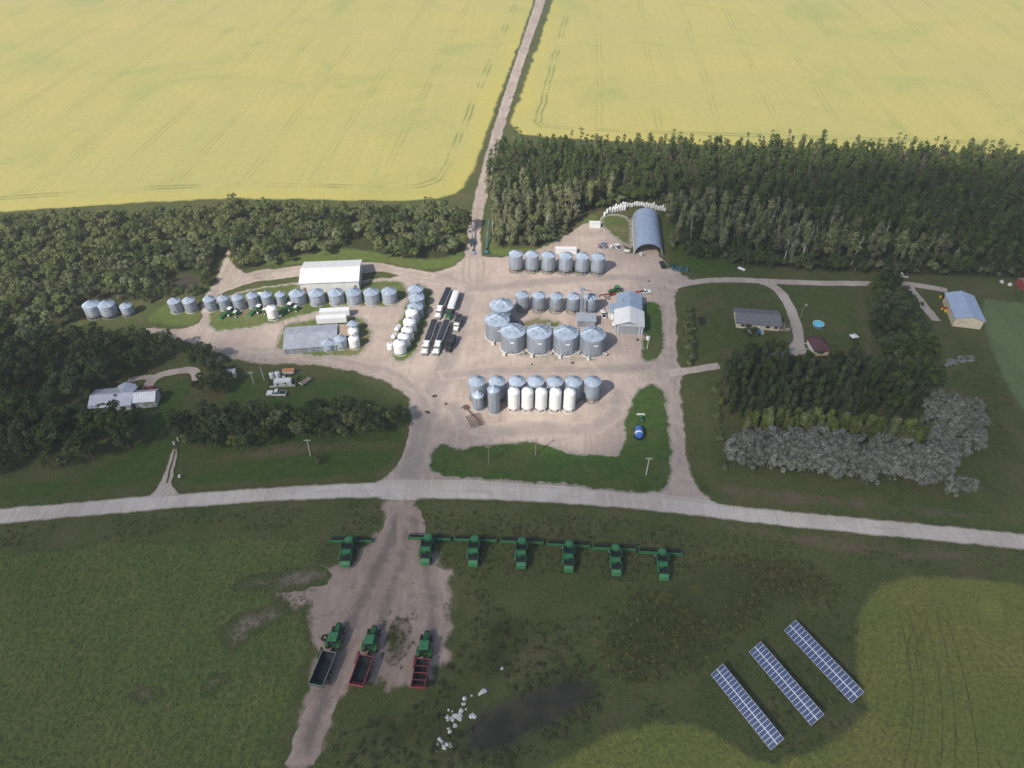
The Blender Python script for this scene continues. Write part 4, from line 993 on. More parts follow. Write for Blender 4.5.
def combine():
    t = thing('combine', 'green combine', 'combine')
    # hull tapers towards the straw hood
    m = MB()
    m.prism([(-4.9, 1.5), (-4.4, 1.0), (1.6, 1.2), (1.6, 3.0), (-2.6, 3.3), (-4.5, 2.9)], -1.45, 1.45); part('body', m, M['green'], t)
    m = MB().prism([(-5.6, 1.1), (-4.8, .9), (-4.6, 2.9), (-5.3, 2.2)], -1.3, 1.3); part('straw_hood', m, M['green_roof'], t)
    m = MB().box((0, -3.9, 3.35), (2.3, 1.5, .25), top=.85); m.box((.5, -3.0, 3.42), (1.1, .7, .4)); part('engine_cover', m, M['black'], t)
    m = MB().box((-.1, -1.75, 3.5), (2.7, 1.5, .5), top=(.9, .8)); part('rear_deck', m, M['green_roof'], t)
    # open grain tank with flared extensions
    m = MB(); z0, z1 = 3.0, 4.15; a0, a1 = 1.35, 1.7; y0, y1 = -.9, 1.0
    for (p, q) in (((-a0, y0), (a0, y0)), ((a0, y0), (a0, y1)), ((a0, y1), (-a0, y1)), ((-a0, y1), (-a0, y0))):
        k = a1 / a0; cy_ = (y0 + y1) / 2
        P = [(p[0], p[1], z0), (q[0], q[1], z0), (q[0] * k, cy_ + (q[1] - cy_) * k, z1), (p[0] * k, cy_ + (p[1] - cy_) * k, z1)]
        P2 = [(x * .95, cy_ + (y - cy_) * .95, z) for x, y, z in P]
        m.add(P + P2, [(0, 1, 2, 3), (7, 6, 5, 4), (3, 2, 6, 7)])
    gt = part('grain_tank', m, M['green_dk'], t)
    m = MB().box((0, .05, 3.3), (2.7, 1.9, .3)); part('tank_floor', m, M['grain_dark'], gt)
    # cab
    m = MB().box((0, 2.15, 2.75), (2.0, 1.5, 1.9), top=(1.0, .94)); c = part('cab', m, M['glass'], t)
    m = MB().lathe([(1.15, 3.72), (1.22, 3.82), (1.1, 3.98), (.5, 4.06), (0, 4.08)], 18, (0, 2.15, 0)); part('cab_roof', m, M['green_roof'], c)
    m = MB().box((0, 2.1, 1.6), (2.1, 1.7, .4)); part('cab_floor', m, M['green'], c)
    m = MB().prism([(1.4, 1.3), (3.4, .45), (3.4, 1.2), (1.4, 2.0)], -.75, .75); part('feeder_house', m, M['green'], t)
    # header, 12.2 m across
    h = MB(); HW = 6.1
    h.prism([(3.45, .35), (3.6, .35), (3.6, 1.35), (3.45, 1.35)], -HW, HW); h.tube((-HW, 3.55, 1.42), (HW, 3.55, 1.42), .11, n=6)
    for s in (-1, 1): h.prism([(3.4, .2), (5.4, .12), (5.0, .7), (3.75, 1.3), (3.4, 1.3)], s * HW - .12, s * HW + .12)
    hd = part('header', h, M['green_roof'], t)
    h = MB().tube((-HW + .2, 4.5, 1.15), (HW - .2, 4.5, 1.15), .1, n=8)
    for k in range(6):
        a_ = 2 * math.pi * k / 6 + .3; dy, dz = .55 * math.cos(a_), .55 * math.sin(a_)
        h.tube((-HW + .2, 4.5 + dy, 1.15 + dz), (HW - .2, 4.5 + dy, 1.15 + dz), .04, n=5)
        for x in np.linspace(-HW + .3, HW - .3, 7): h.tube((x, 4.5, 1.15), (x, 4.5 + dy, 1.15 + dz), .03, n=4)
    part('reel', h, M['black'], hd)
    h = MB().box((0, 4.35, .42), (2 * HW - .4, 1.45, .05), rx=R(-6)); part('draper', h, M['rubber'], hd)
    for s in (-1, 1):
        wheel_parts(t, (s * 1.72, 1.0, .98), .98, .75, M['yellow']); wheel_parts(t, (s * 1.45, -3.4, .68), .68, .5, M['yellow'])
    m = MB().tube((-1.5, .9, 3.5), (-1.75, -4.6, 3.75), .2, n=10); m.tube((-1.3, .9, 2.6), (-1.5, .9, 3.5), .22, n=10); part('unloading_auger', m, M['green_roof'], t)
    m = MB().box((-1.75, 2.0, 1.3), (.6, .5, 1.9), top=.7); part('ladder', m, M['steel'], t)
    for s in (-1, 1):
        m = MB().box((s * 1.35, 2.9, 2.9), (.3, .08, .5)); part('mirror', m, M['black'], t)
    return t
pC = Proto(combine())
cpos = [(349.3, 552, 0.0), (427.7, 549.5, 3), (474.5, 551, 2), (521.6, 553, 2.5), (568.3, 556.3, 3.5), (614.8, 560, 3), (661.2, 564.3, 3.5)]
for i, (u, v, a_) in enumerate(cpos):
    lab = 'green combine parked by itself left of the dirt track' if i == 0 else 'green combine, %s from the left in the row right of the dirt track' % ORD[i - 1]
    pC.place(ground(u, v + 1.5), R(-a_), lab, group='combines lined up below the road')

def tractor(green='green', roof='green_roof'):
    t = thing('tractor', 'green tractor', 'tractor')
    m = MB().prism([(.6, 1.0), (3.3, .95), (3.35, 1.55), (2.9, 1.95), (.6, 2.1)], -.48, .48); m.box((0, 1.0, .9), (.9, 5.0, .5)); part('hood', m, M[green], t)
    m = MB().box((0, 3.4, 1.3), (.8, .12, .7)); part('grille', m, M['black'], t)
    m = MB().box((0, -.35, 2.25), (1.75, 1.75, 1.5), top=(.92, .92)); c = part('cab', m, M['glass'], t)
    m = MB().box((0, -.35, 3.1), (1.95, 1.95, .24), top=.88); part('cab_roof', m, M[roof], c)
    m = MB().box((0, -.4, 1.3), (1.5, 1.9, .5)); part('cab_floor', m, M[green], c)
    for s in (-1, 1):
        m = MB().prism([(-2.0, 1.6), (-1.6, 2.05), (-.3, 2.05), (.1, 1.6), (.1, 1.5), (-2.0, 1.5)], s * 1.15 - .35, s * 1.15 + .35); part('fender', m, M[green], t)
        wheel_parts(t, (s * 1.25, -.95, .95), .95, .62, M['yellow']); wheel_parts(t, (s * 1.05, 2.35, .68), .68, .45, M['yellow'])
        m = MB().box((s * .8, .75, 1.9), (.12, .12, 1.6)); part('exhaust' if s > 0 else 'intake', m, M['black'], t)
    m = MB().box((0, -2.0, .8), (.3, 1.0, .25)); part('drawbar', m, M['black'], t)
    return t
def grain_cart(body, rim, L_=8.2, W_=3.5, bars=0, label='grain cart'):
    t = thing('grain_cart', label, 'grain cart')
    z0, z1 = 1.1, 3.1; y0, y1 = -L_ / 2, L_ / 2; k = .62
    top = [(-W_ / 2, y0, z1), (W_ / 2, y0, z1), (W_ / 2, y1, z1), (-W_ / 2, y1, z1)]
    mid = [(x, y, z1 - .9) for x, y, z in top]
    bot = [(x * k, y * .8, z0) for x, y, z in top]
    inn = [(x * .95, y * .98, z) for x, y, z in top]; inb = [(x * k * .9, y * .75, z0 + .25) for x, y, z in top]
    inm = [(x * .95, y * .98, z) for x, y, z in mid]
    m = MB(); V = top + mid + bot
    F_ = [(8, 9, 10, 11)]
    for i in range(4):
        j = (i + 1) % 4; F_ += [(i, j, 4 + j, 4 + i), (4 + i, 4 + j, 8 + j, 8 + i)]
    m.add(V, F_); part('tub', m, M[body], t)
    m = MB(); V = inn + inm + inb; F_ = [(11, 10, 9, 8)]
    for i in range(4):
        j = (i + 1) % 4; F_ += [(4 + i, 4 + j, j, i), (8 + i, 8 + j, 4 + j, 4 + i)]
    m.add(V, F_); part('tub_lining', m, M['grain_dark'], t)
    m = MB()
    for i in range(4): m.tube(top[i], top[(i + 1) % 4], .12, n=6)
    part('top_rail', m, M[rim], t)
    for i in range(bars):
        y = y0 + L_ * (i + 1) / (bars + 1); m = MB().box((0, y, z1 - .05), (W_ - .2, .16, .14)); part('cross_bar', m, M[rim], t)
    for s in (-1, 1): wheel_parts(t, (s * (W_ / 2 - .25), -.5, .9), .9, .75, M[body] if body != 'green_dk' else M['yellow'])
    m = MB().box((0, 0, .8), (.9, L_ * .8, .3)); m.box((0, y1 + .8, .7), (.25, 2.6, .25)); m.box((0, y0 + .8, 1.9), (W_ * .8, .12, 1.2)); part('chassis', m, M[body], t)
    m = MB().tube((-W_ / 2 + .2, y1 - .3, .8), (-W_ / 2 - .25, y1 + .35, 3.9), .22, n=8); m.tube((-W_ / 2 - .25, y1 + .35, 3.9), (-W_ / 2 - .25, y1 - 2.8, 3.6), .2, n=8); part('unloading_auger', m, M[body], t)
    return t
pT = Proto(tractor())
def haul(cart, rear, front, tf, lab, body, rim, L_, W_, bars, clab):
    """a cart from its rear end to its front end, and the tractor hitched before it with its nose at tf"""
    a, b = ground(*rear), ground(*front); rz = heading(a, b)
    c = grain_cart(body, rim, L_, W_, bars, clab); mid = (a + b) / 2; c.location = (mid.x, mid.y, 0); c.rotation_euler = (0, 0, rz)
    c['group'] = 'grain carts behind tractors'
    nose = ground(*tf); rzt = heading(b, nose)
    d = Vector((-math.sin(rzt), math.cos(rzt), 0)) * 3.4 * 1.28
    pT.place(nose - d, rzt, lab, 1.28, 'tractors hitched to carts')
haul(0, (318, 690), (331, 658), (340.6, 627), 'green tractor at the left, hitched to the long dark green cart', 'green_dk', 'steel', 8.8, 3.6, 0, 'long dark green grain cart with pale right rail')
haul(0, (358, 689.5), (367.5, 662.5), (375.5, 629.5), 'green tractor in the middle, hitched to the red cart without cross bars', 'cart_red', 'cart_red', 7.6, 3.6, 0, 'open red grain cart, dark inside, middle of three')
haul(0, (419, 692), (423.5, 665.5), (427.6, 635), 'green tractor at the right, hitched to the red cart with cross bars', 'cart_red', 'cart_red', 7.2, 3.4, 3, 'red grain cart with cross bars, rightmost of three')
o = thing('wheel_hub_stack', 'dark spare duals lying left of the leftmost tractor', 'tyre', ground(325, 638.5), 0)
m = MB().lathe([(.35, .0), (.9, 0), (.95, .3), (.9, .6), (.35, .6), (.35, 0)], 18, cap0=False, cap1=False); part('tyre', m, M['rubber'], o)
m = MB().lathe([(0, .2), (.36, .2), (.36, .4), (0, .4)], 12); part('rim', m, M['yellow'], o)

# highway trucks
def semi(color='white', sleeper=True):
    t = thing('semi_truck', 'white highway tractor', 'truck')
    c_ = M[color]
    m = MB().box((0, .2, .75), (1.0, 6.6, .35)); part('chassis', m, M['black'], t)
    m = MB().prism([(1.3, .9), (3.5, .85), (3.5, 1.5), (3.2, 1.75), (1.3, 2.0)], -.85, .85); part('hood', m, c_, t)
    m = MB().box((0, 3.55, 1.2), (1.3, .12, .8)); part('grille', m, M['steel'], t)
    m = MB().box((0, 3.75, .65), (2.3, .25, .45)); part('bumper', m, M['steel'], t)
    m = MB().box((0, .6, 2.0), (2.2, 1.5, 2.0), top=(.96, .9)); c = part('cab', m, c_, t)
    m = MB().box((0, 1.42, 2.45), (1.9, .12, .75), rx=R(-5)); part('windscreen', m, M['glass'], c)
    for s in (-1, 1):
        m = MB().box((s * 1.1, .75, 2.4), (.06, .9, .7)); part('side_window', m, M['glass'], c)
    if sleeper:
        m = MB().box((0, -1.05, 2.2), (2.35, 1.7, 2.6), top=(.96, .92)); part('sleeper', m, c_, t)
    for s in (-1, 1):
        m = MB().prism([(1.6, 1.05), (3.2, 1.05), (3.1, 1.35), (2.3, 1.5), (1.6, 1.35)], s * 1.05 - .2, s * 1.05 + .2); part('fender', m, c_, t)
        wheel_parts(t, (s * 1.05, 2.5, .52), .52, .35)
        for y in (-1.9, -3.2): wheel_parts(t, (s * .95, y, .52), .52, .6)
        m = MB().tube((s * 1.0, -.1, 1.2), (s * 1.0, -.1, 3.9), .08, n=8); part('exhaust_stack', m, M['steel'], t)
        m = MB().tube((s * 1.0, -.2, .75), (s * 1.0, 1.1, .75), .32, n=12); part('fuel_tank', m, M['steel'], t)
    return t
def hopper_trailer(body, top, L_=12.6, label=''):
    t = thing('grain_trailer', label, 'trailer')
    W_ = 2.5; z1 = 2.9
    m = MB().prism([(0, 2.0), (.2, 1.9), (L_ * .24, .7), (L_ * .5, 1.9), (L_ * .76, .7), (L_ - .2, 1.9), (L_, 2.0), (L_, z1), (0, z1)], -W_ / 2, W_ / 2); part('hopper_body', m, M[body], t)
    m = MB()
    n = 8
    pts = [(-W_ / 2 * math.cos(math.pi * i / n), z1 + .02 + .32 * math.sin(math.pi * i / n)) for i in range(n + 1)]
    m.prism(pts, .1, L_ - .1, axis='Y'); part('tarp', m, M[top], t)
    m = MB()
    for s in (-1, 1): m.box((s * (W_ / 2 + .03), L_ / 2, z1 - .05), (.12, L_, .16))
    part('top_rail', m, M['frame'], t)
    for s in (-1, 1):
        for y in (.9, 2.2): wheel_parts(t, (s * .95, y, .52), .52, .6)
        m = MB().box((s * .8, L_ * .72, .55), (.14, .14, 1.0)); part('landing_gear', m, M['black'], t)
    m = MB().box((0, L_ / 2, 1.1), (.8, L_ - .4, .16)); part('chassis', m, M['black'], t)
    return t
pS = Proto(semi())
def truck_and_trailer(rear, front, tl, body, top, sl, tr=None):
    a, b = ground(*rear), ground(*front); rz = heading(a, b); L_ = (b - a).length
    d = Vector((-math.sin(rz), math.cos(rz), 0))
    Lt = max(8.5, L_ - 5.6)
    o = hopper_trailer(body, top, Lt, tl); o.location = a; o.rotation_euler = (0, 0, rz); o['group'] = 'grain trailers parked in the yard'
    (tr or pS).place(a + d * (Lt + 2.15), rz, sl, 1.0, 'highway trucks parked in the yard')
truck_and_trailer((449, 293.5), (437.4, 319.8), 'dark tarped grain trailer behind the leftmost far truck', 'steel', 'tarp', 'white truck at the front of the leftmost trailer in the far pair')
pS2 = Proto(semi('green_dk', False))
truck_and_trailer((456.7, 296.5), (448, 321), 'white topped grain trailer beside the dark tarped one in the far pair', 'white', 'white', 'dark truck pulling the white topped trailer in the far pair', pS2)
truck_and_trailer((435, 325.5), (424.3, 356), 'dark tarped grain trailer nearest the grass strip, near pair', 'steel', 'tarp', 'white truck nearest the grass strip and slanted bins')
truck_and_trailer((447.3, 326), (435.6, 356), 'dark tarped grain trailer, right one of the near pair', 'steel', 'tarp', 'white truck, right one of the near pair')
def straight_truck(cabm, boxm, topm, label):
    t = thing('grain_truck', label, 'truck')
    m = MB().box((0, 0, .7), (1.0, 8.0, .35)); part('chassis', m, M['black'], t)
    m = MB().box((0, -1.3, 1.95), (2.4, 5.2, 1.9), top=1.02); b_ = part('grain_box', m, M[boxm], t)
    m = MB().box((0, -1.3, 2.96), (2.3, 5.1, .1)); part('tarp', m, M[topm], b_)
    m = MB().box((0, 2.2, 1.75), (2.15, 1.4, 1.7), top=(.94, .85)); c = part('cab', m, M[cabm], t)
    m = MB().box((0, 2.95, 2.15), (1.8, .12, .6), rx=R(-8)); part('windscreen', m, M['glass'], c)
    m = MB().prism([(2.9, .9), (4.3, .85), (4.3, 1.4), (2.9, 1.6)], -.9, .9); part('hood', m, M[cabm], t)
    m = MB().box((0, 4.4, .65), (2.2, .2, .35)); part('bumper', m, M['steel'], t)
    for s in (-1, 1):
        wheel_parts(t, (s * 1.0, 3.4, .5), .5, .35)
        for y in (-1.6, -2.8): wheel_parts(t, (s * .92, y, .5), .5, .6)
    return t
for (r_, f_, cm_, bm_, tm_, lab) in [((460.5, 317.5), (455, 334), 'white', 'steel', 'tarp', 'short grain truck with white cab and dark box, right of the trailers'),
                                 ((454, 339), (447.6, 354), 'black', 'black', 'tarp', 'short all dark grain truck at the right of the near pair')]:
    a, b = ground(*r_), ground(*f_)
    o = straight_truck(cm_, bm_, tm_, lab); o.location = (a + b) / 2; o.rotation_euler = (0, 0, heading(a, b))
def van_trailer(loc, rz, L_, label, group=None, mat='white'):
    t = thing('van_trailer', label, 'trailer', loc, rz, group)
    m = MB().box((0, 0, 2.45), (L_, 2.5, 2.5)); part('box_body', m, M[mat], t)
    m = MB().box((0, 0, 3.72), (L_ - .05, 2.42, .06)); part('roof', m, M['white'], t)
    m = MB().box((0, 0, 1.05), (L_ - 1, .9, .25)); part('chassis', m, M['black'], t)
    for y in (-1, 1):
        for x in (-L_ * .38, -L_ * .27):
            c = MB().lathe([(.0, -.3), (.48, -.3), (.48, .3), (0, .3)], 16, (x, y * .9, .5), axis='Y'); part('wheel', c, M['rubber'], t)
        m = MB().box((L_ * .3, y * .8, .55), (.15, .15, 1.0)); part('landing_gear', m, M['steel'], t)
    return t
a, b = ground(321.5, 317.5), ground(350, 316)
van_trailer((a + b) / 2, frame2(a, b)[0], 11.8, 'white box trailer parked behind the long grey shed, farther of two', 'white box trailers')
a, b = ground(318.6, 324.5), ground(347, 323)
van_trailer((a + b) / 2, frame2(a, b)[0], 11.8, 'white box trailer touching the back of the long grey shed, nearer of two', 'white box trailers')
def container(loc, rz, L_, label, mat='white'):
    t = thing('shipping_container', label, 'container', loc, rz)
    m = MB()
    n = int(L_ / .5)
    pts = []
    for i in range(n * 2 + 1): pts.append((-L_ / 2 + i * L_ / (2 * n), -1.2 + (.05 if i % 2 else 0)))
    for i in range(n * 2 + 1): pts.append((L_ / 2 - i * L_ / (2 * n), 1.2 - (.05 if i % 2 else 0)))
    v = [(x, y, .15) for x, y in pts] + [(x, y, 2.5) for x, y in pts]; k = len(pts)
    m.add(v, [(i, (i + 1) % k, k + (i + 1) % k, k + i) for i in range(k)] + [tuple(range(k, 2 * k)), tuple(reversed(range(k)))]); part('box_body', m, M[mat], t)
    m = MB()
    for s in (-1, 1):
        for q in (-1, 1): m.box((s * (L_ / 2 - .06), q * 1.2, 1.3), (.16, .16, 2.6))
        m.box((0, s * 1.22, 2.55), (L_, .12, .12))
    part('corner_post', m, M[mat], t)
    m = MB()
    for s in (-.6, .6): m.box((L_ / 2 + .04, s, 1.35), (.08, 1.1, 2.2))
    part('door', m, M['white_old'], t); return t
container(ground(565.6, 253), R(-1), 9.6, 'long white shipping container behind the far bin row')
container(ground(594.5, 227), R(-2), 5.3, 'short white shipping container near the wood, left of the arched shed')
container(ground(262.5, 299), R(3), 4.4, 'white cargo box behind the curved row of small bins', 'white')

def pickup(paint, label, cat='pickup truck', bed=True):
    t = thing('pickup_truck' if bed else 'parked_car', label, cat)
    p_ = M[paint]
    m = MB().prism([(-2.7, .45), (2.6, .45), (2.65, .9), (2.4, 1.05), (1.1, 1.1), (-2.7, 1.1)], -.95, .95); part('body', m, p_, t)
    y0, y1 = (-.7, 1.1) if bed else (-1.9, 1.1)
    m = MB().prism([(y0, 1.1), (y1, 1.1), (y1 - .7, 1.72), (y0 + .25, 1.72)], -.82, .82); c = part('cabin', m, M['glass'], t)
    m = MB().prism([(y0 + .22, 1.70), (y1 - .68, 1.70), (y1 - .72, 1.80), (y0 + .3, 1.80)], -.84, .84); part('roof', m, p_, c)
    if bed:
        m = MB().box((0, -1.75, 1.13), (1.5, 1.7, .08)); part('truck_bed', m, M['black'], t)
    m = MB().box((0, 2.68, .6), (1.8, .14, .3)); part('bumper', m, M['steel'], t)
    for s in (-1, 1):
        wheel_parts(t, (s * .85, 1.65, .38), .38, .26); wheel_parts(t, (s * .85, -1.7, .38), .38, .26)
        m = MB().box((s * .65, 2.66, .85), (.4, .08, .18)); part('headlight', m, M['frame'], t)
        m = MB().box((s * .75, -2.72, .85), (.25, .06, .3)); part('tail_light', m, M['red'], t)
    return t
pW = Proto(pickup('white', 'white pickup'))
pW.place(ground(603.2, 315.5), R(4), 'white pickup parked between the rear bins and the workshop')
pW.place(ground(644.7, 293.2), R(-80), 'white pickup with a dark bed behind the blue part of the workshop')
o = pickup('maroon_paint', 'red car parked behind the silver roofed house', 'car', False); o.location = ground(151, 391); o.rotation_euler = (0, 0, R(85))
pW.place(ground(900.5, 276.8), R(75), 'white pickup near the top of the dark tree clump on the right')
pX = Proto(pickup('black', 'dark pickup'))
pX.place(ground(908.5, 295), R(20), 'dark pickup beside the dark trees right of the lane')
pX.place(ground(662.3, 266), R(5), 'dark pickup by the right corner of the arched shed')
pW.place(ground(277, 395), R(88), 'white service truck parked below the fenced tanks', (1.1, 1.3, 1.2))

# swathers (windrowers)
def swather():
    t = thing('swather', 'swather', 'swather')
    m = MB().prism([(-2.2, 1.1), (1.2, 1.1), (1.2, 1.7), (-2.2, 2.0)], -.75, .75); part('body', m, M['green'], t)
    m = MB().box((0, 1.0, 2.4), (1.6, 1.5, 1.5), top=.92); c = part('cab', m, M['glass'], t)
    m = MB().box((0, 1.0, 3.25), (1.8, 1.8, .22), top=.9); part('cab_roof', m, M['white'], c)
    m = MB().box((0, -1.4, 2.1), (1.5, 1.3, .5), top=.85); part('engine_cover', m, M['white_old'], t)
    m = MB(); HW = 4.4
    m.prism([(2.4, .4), (2.7, .4), (2.7, 1.3), (2.4, 1.3)], -HW, HW); m.prism([(2.7, .3), (4.0, .15), (4.0, .25), (2.7, .45)], -HW, HW)
    for s in (-1, 1): m.prism([(2.4, .2), (4.3, .15), (3.9, .8), (2.4, 1.2)], s * HW - .1, s * HW + .1)
    hd = part('header', m, M['green_roof'], t)
    m = MB()
    for k in range(6):
        a_ = k * math.pi / 3; m.tube((-HW + .2, 3.5 + .5 * math.cos(a_), 1.1 + .5 * math.sin(a_)), (HW - .2, 3.5 + .5 * math.cos(a_), 1.1 + .5 * math.sin(a_)), .05, n=5)
    m.tube((-HW + .2, 3.5, 1.1), (HW - .2, 3.5, 1.1), .09, n=6); part('reel', m, M['green_roof'], hd)
    for s in (-1, 1):
        m = MB().box((s * .9, 1.9, 1.0), (.25, 1.3, .3), rx=R(-20)); part('header_arm', m, M['green'], t)
        wheel_parts(t, (s * 1.6, 1.0, .85), .85, .5, M['white']); wheel_parts(t, (s * 1.35, -2.0, .6), .6, .35, M['white'])
    return t
pSw = Proto(swather())
for i, (u, v, a_) in enumerate([(233.5, 315, 72), (262.5, 312.3, 72), (293.5, 310, 75)]):
    pSw.place(ground(u, v), R(a_), ['green swather with white wheels, leftmost of three below the small bins', 'green swather parked beside the single white bin, on its left', 'green swather parked right of the single white bin'][i], 1.0, 'swathers below the small bins')

# augers
def auger(a, b, lift, mat, label, r=.22, wheels=True):
    """tube from its hopper on the ground at a up to its spout above b"""
    d = b - a; L_ = math.hypot(d.x, d.y); rz = heading(a, b)
    t = thing('grain_auger', label, 'auger', a, rz)
    m = MB().tube((0, 0, .5), (0, L_, lift), r, n=10); part('tube', m, M[mat], t)
    m = MB().tube((0, L_ - .1, lift), (0, L_ + .3, lift - .9), r * 1.1, n=8); part('spout', m, M[mat], t)
    m = MB().box((0, -.2, .55), (1.3, 1.5, .5), top=1.35); part('intake_hopper', m, M[mat], t)
    if wheels:
        y = L_ * .42; z = .5 + (lift - .5) * .62
        m = MB()
        for s in (-1, 1):
            m.tube((s * 1.1, y, .5), (s * .2, L_ * .62, z), .07, n=6); m.tube((s * 1.1, y, .5), (s * .2, L_ * .25, .5 + (lift - .5) * .25), .07, n=6)
        m.tube((-1.1, y, .5), (1.1, y, .5), .06, n=6); m.tube((0, L_ * .3, .5 + (lift - .5) * .3 + .25), (0, L_ * .5, .5 + (lift - .5) * .5 + .9), .05, n=5); m.tube((0, L_ * .5, .5 + (lift - .5) * .5 + .9), (0, L_ * .75, .5 + (lift - .5) * .75 + .25), .05, n=5)
        part('undercarriage', m, M['steel'], t)
        for s in (-1, 1): wheel_parts(t, (s * 1.25, y, .42), .42, .25)
        m = MB().box((0, 1.6, 1.0), (.7, .8, .6)); part('engine', m, M['black'], t)
    return t
auger(ground(486.3, 253), ground(489.4, 225), 3.4, 'teal', 'blue green grain auger on the grass right of the lane', .3)
auger(ground(473.3, 254), ground(471.6, 229), 3.0, 'blue_metal', 'pale blue grain auger in tree shade at the left edge of the lane', .25)
auger(ground(612.5, 295), ground(599, 304), 4.5, 'red', 'red grain auger leaning toward the rear bins beside the workshop', .28)
pT.place(ground(616, 292.5), R(110), 'green tractor standing at the red auger behind the workshop', 1.0)
auger(ground(466, 409), ground(479, 426), 1.6, 'rust', 'rusty auger lying on the gravel below the short narrow grey bin', .16, False)
o = thing('harrow', 'rusty harrow sections lying on the gravel below the short grey bin', 'harrow', ground(475, 421), R(25))
m = MB()
for x in np.arange(-2.4, 2.5, .8): m.tube((x, -3, .3), (x + .4, 3, .3), .06, n=5)
for y in np.arange(-3, 3.1, .75): m.tube((-2.4, y, .32), (2.6, y, .32), .05, n=5)
part('frame', m, M['rust'], o)
m = MB()
for x in np.arange(-2.2, 2.3, .8):
    for y in np.arange(-2.6, 2.7, .75): m.tube((x, y, .3), (x, y, .0), .04, n=4)
part('tine', m, M['rust'], o)
o = thing('brush_pile', 'dark heap of junk on the yard left of the rusty auger', 'scrap heap', ground(465.5, 407.5), 0)
m = MB()
for k in range(16):
    p = Vector((RNG.uniform(-1, 1), RNG.uniform(-.8, .8), RNG.uniform(.05, .6))); q = p + Vector((RNG.uniform(-.9, .9), RNG.uniform(-.9, .9), RNG.uniform(0, .5))); m.tube(p, q, .09, n=5)
part('scrap_iron', m, M['rust'], o)

# --- dark stains and clods left on the gravel
def lump(name, loc, sx, sy, sz, mat, label, cat, group=None, seed=0):
    m = MB(); n1, n2 = 10, 5; v = []
    for j in range(n2 + 1):
        f = j / n2 * math.pi / 2
        for i in range(n1):
            a_ = 2 * math.pi * i / n1; k = 1 + .35 * mnoise.noise(Vector((math.cos(a_) * 1.3, math.sin(a_) * 1.3, f + seed * 7.7)))
            v.append((sx * k * math.cos(f) * math.cos(a_), sy * k * math.cos(f) * math.sin(a_), sz * k * math.sin(f)))
    fcs = [(j * n1 + i, j * n1 + (i + 1) % n1, (j + 1) * n1 + (i + 1) % n1, (j + 1) * n1 + i) for j in range(n2) for i in range(n1)]
    fcs.append(tuple(reversed(range(n1))))
    m.add(v, fcs)
    o = part(name, m, mat); o.location = loc; o.rotation_euler = (0, 0, seed * 1.3); tag(o, label, cat, group); return o
for i, (u, v, sx, sy, lab) in enumerate([(435, 396.5, 1.1, .8, 'dark clod of earth on the yard, farthest of three at the lane'), (446, 404, .8, .5, 'dark clod of earth nearest the left bins'), (427.6, 412.5, 1.2, .7, 'dark clod of earth nearest the grass curve'),
                                         (572.5, 363, .9, .6, 'dark clod of earth below the big bins front row, right one'), (532, 364.5, .7, .4, 'small brown clod below the second big bin'), (649, 281.5, 1.0, .4, 'dark clod on the yard before the arched shed'), (637.5, 340, .8, .7, 'brown clod on the yard before the workshop corner')]):
    lump('dirt_clod', ground(u, v), sx, sy, .35, M['mulch'], lab, 'dirt clod', 'clods on the yard gravel', i)

# --- yard clutter
def vtank(name, loc, r, h, mat, label, cat='tank', group=None):
    t = thing(name, label, cat, loc, 0, group)
    m = MB().lathe([(r, .05), (r, h * .8), (r * .92, h * .9), (r * .5, h), (0, h)], 18); part('tank_shell', m, mat, t, True)
    m = MB().lathe([(.25, h - .02), (.25, h + .14), (0, h + .16)], 10); part('lid', m, M['black'], t)
    m = MB().box((0, -r - .08, .3), (.2, .25, .2)); part('valve', m, M['steel'], t); return t
def htank(name, loc, rz, r, L_, mat, label, cat='tank'):
    t = thing(name, label, cat, loc, rz)
    m = MB().lathe([(0, -L_ / 2 - .5), (r * .7, -L_ / 2 - .3), (r, -L_ / 2), (r, L_ / 2), (r * .7, L_ / 2 + .3), (0, L_ / 2 + .5)], 18, (0, 0, r + .6), axis='Y'); part('tank_shell', m, mat, t, True)
    for y in (-L_ * .32, L_ * .32):
        m = MB().box((0, y, .4), (r * 1.4, .25, .8)); part('saddle', m, M['steel'], t)
    m = MB().lathe([(.2, 2 * r + .5), (.2, 2 * r + .85), (0, 2 * r + .9)], 10); part('dome_lid', m, M['steel'], t); return t
htank('fuel_tank', ground(398.3, 331), R(-20), .95, 2.6, M['white'], 'white horizontal tank left of the slanted row, farther one')
htank('fuel_tank', ground(394.6, 339), R(-20), .95, 2.0, M['white'], 'white horizontal tank left of the slanted row, nearer one')
vtank('poly_tank', ground(390.7, 348.6), 1.25, 2.6, M['white'], 'round white poly tank at the near left of the slanted row')
vtank('poly_tank', ground(610, 316.5), .75, 2.2, M['white'], 'slim white tank left of the workshop, farthest of three', group='tanks beside the workshop')
vtank('poly_tank', ground(612.6, 319), .75, 2.4, M['white'], 'slim white tank left of the workshop, middle of three', group='tanks beside the workshop')
htank('propane_tank', ground(613.2, 326), R(0), .6, 2.2, M['white'], 'white lying propane tank at the front left of the workshop')
vtank('poly_tank', ground(647.8, 339.6), .8, 1.7, M['white'], 'white tank on the grass island right of the workshop')
htank('propane_tank', ground(741, 271), R(50), .55, 2.6, M['white'], 'white propane tank on the grass by the wood edge above the loop lane')
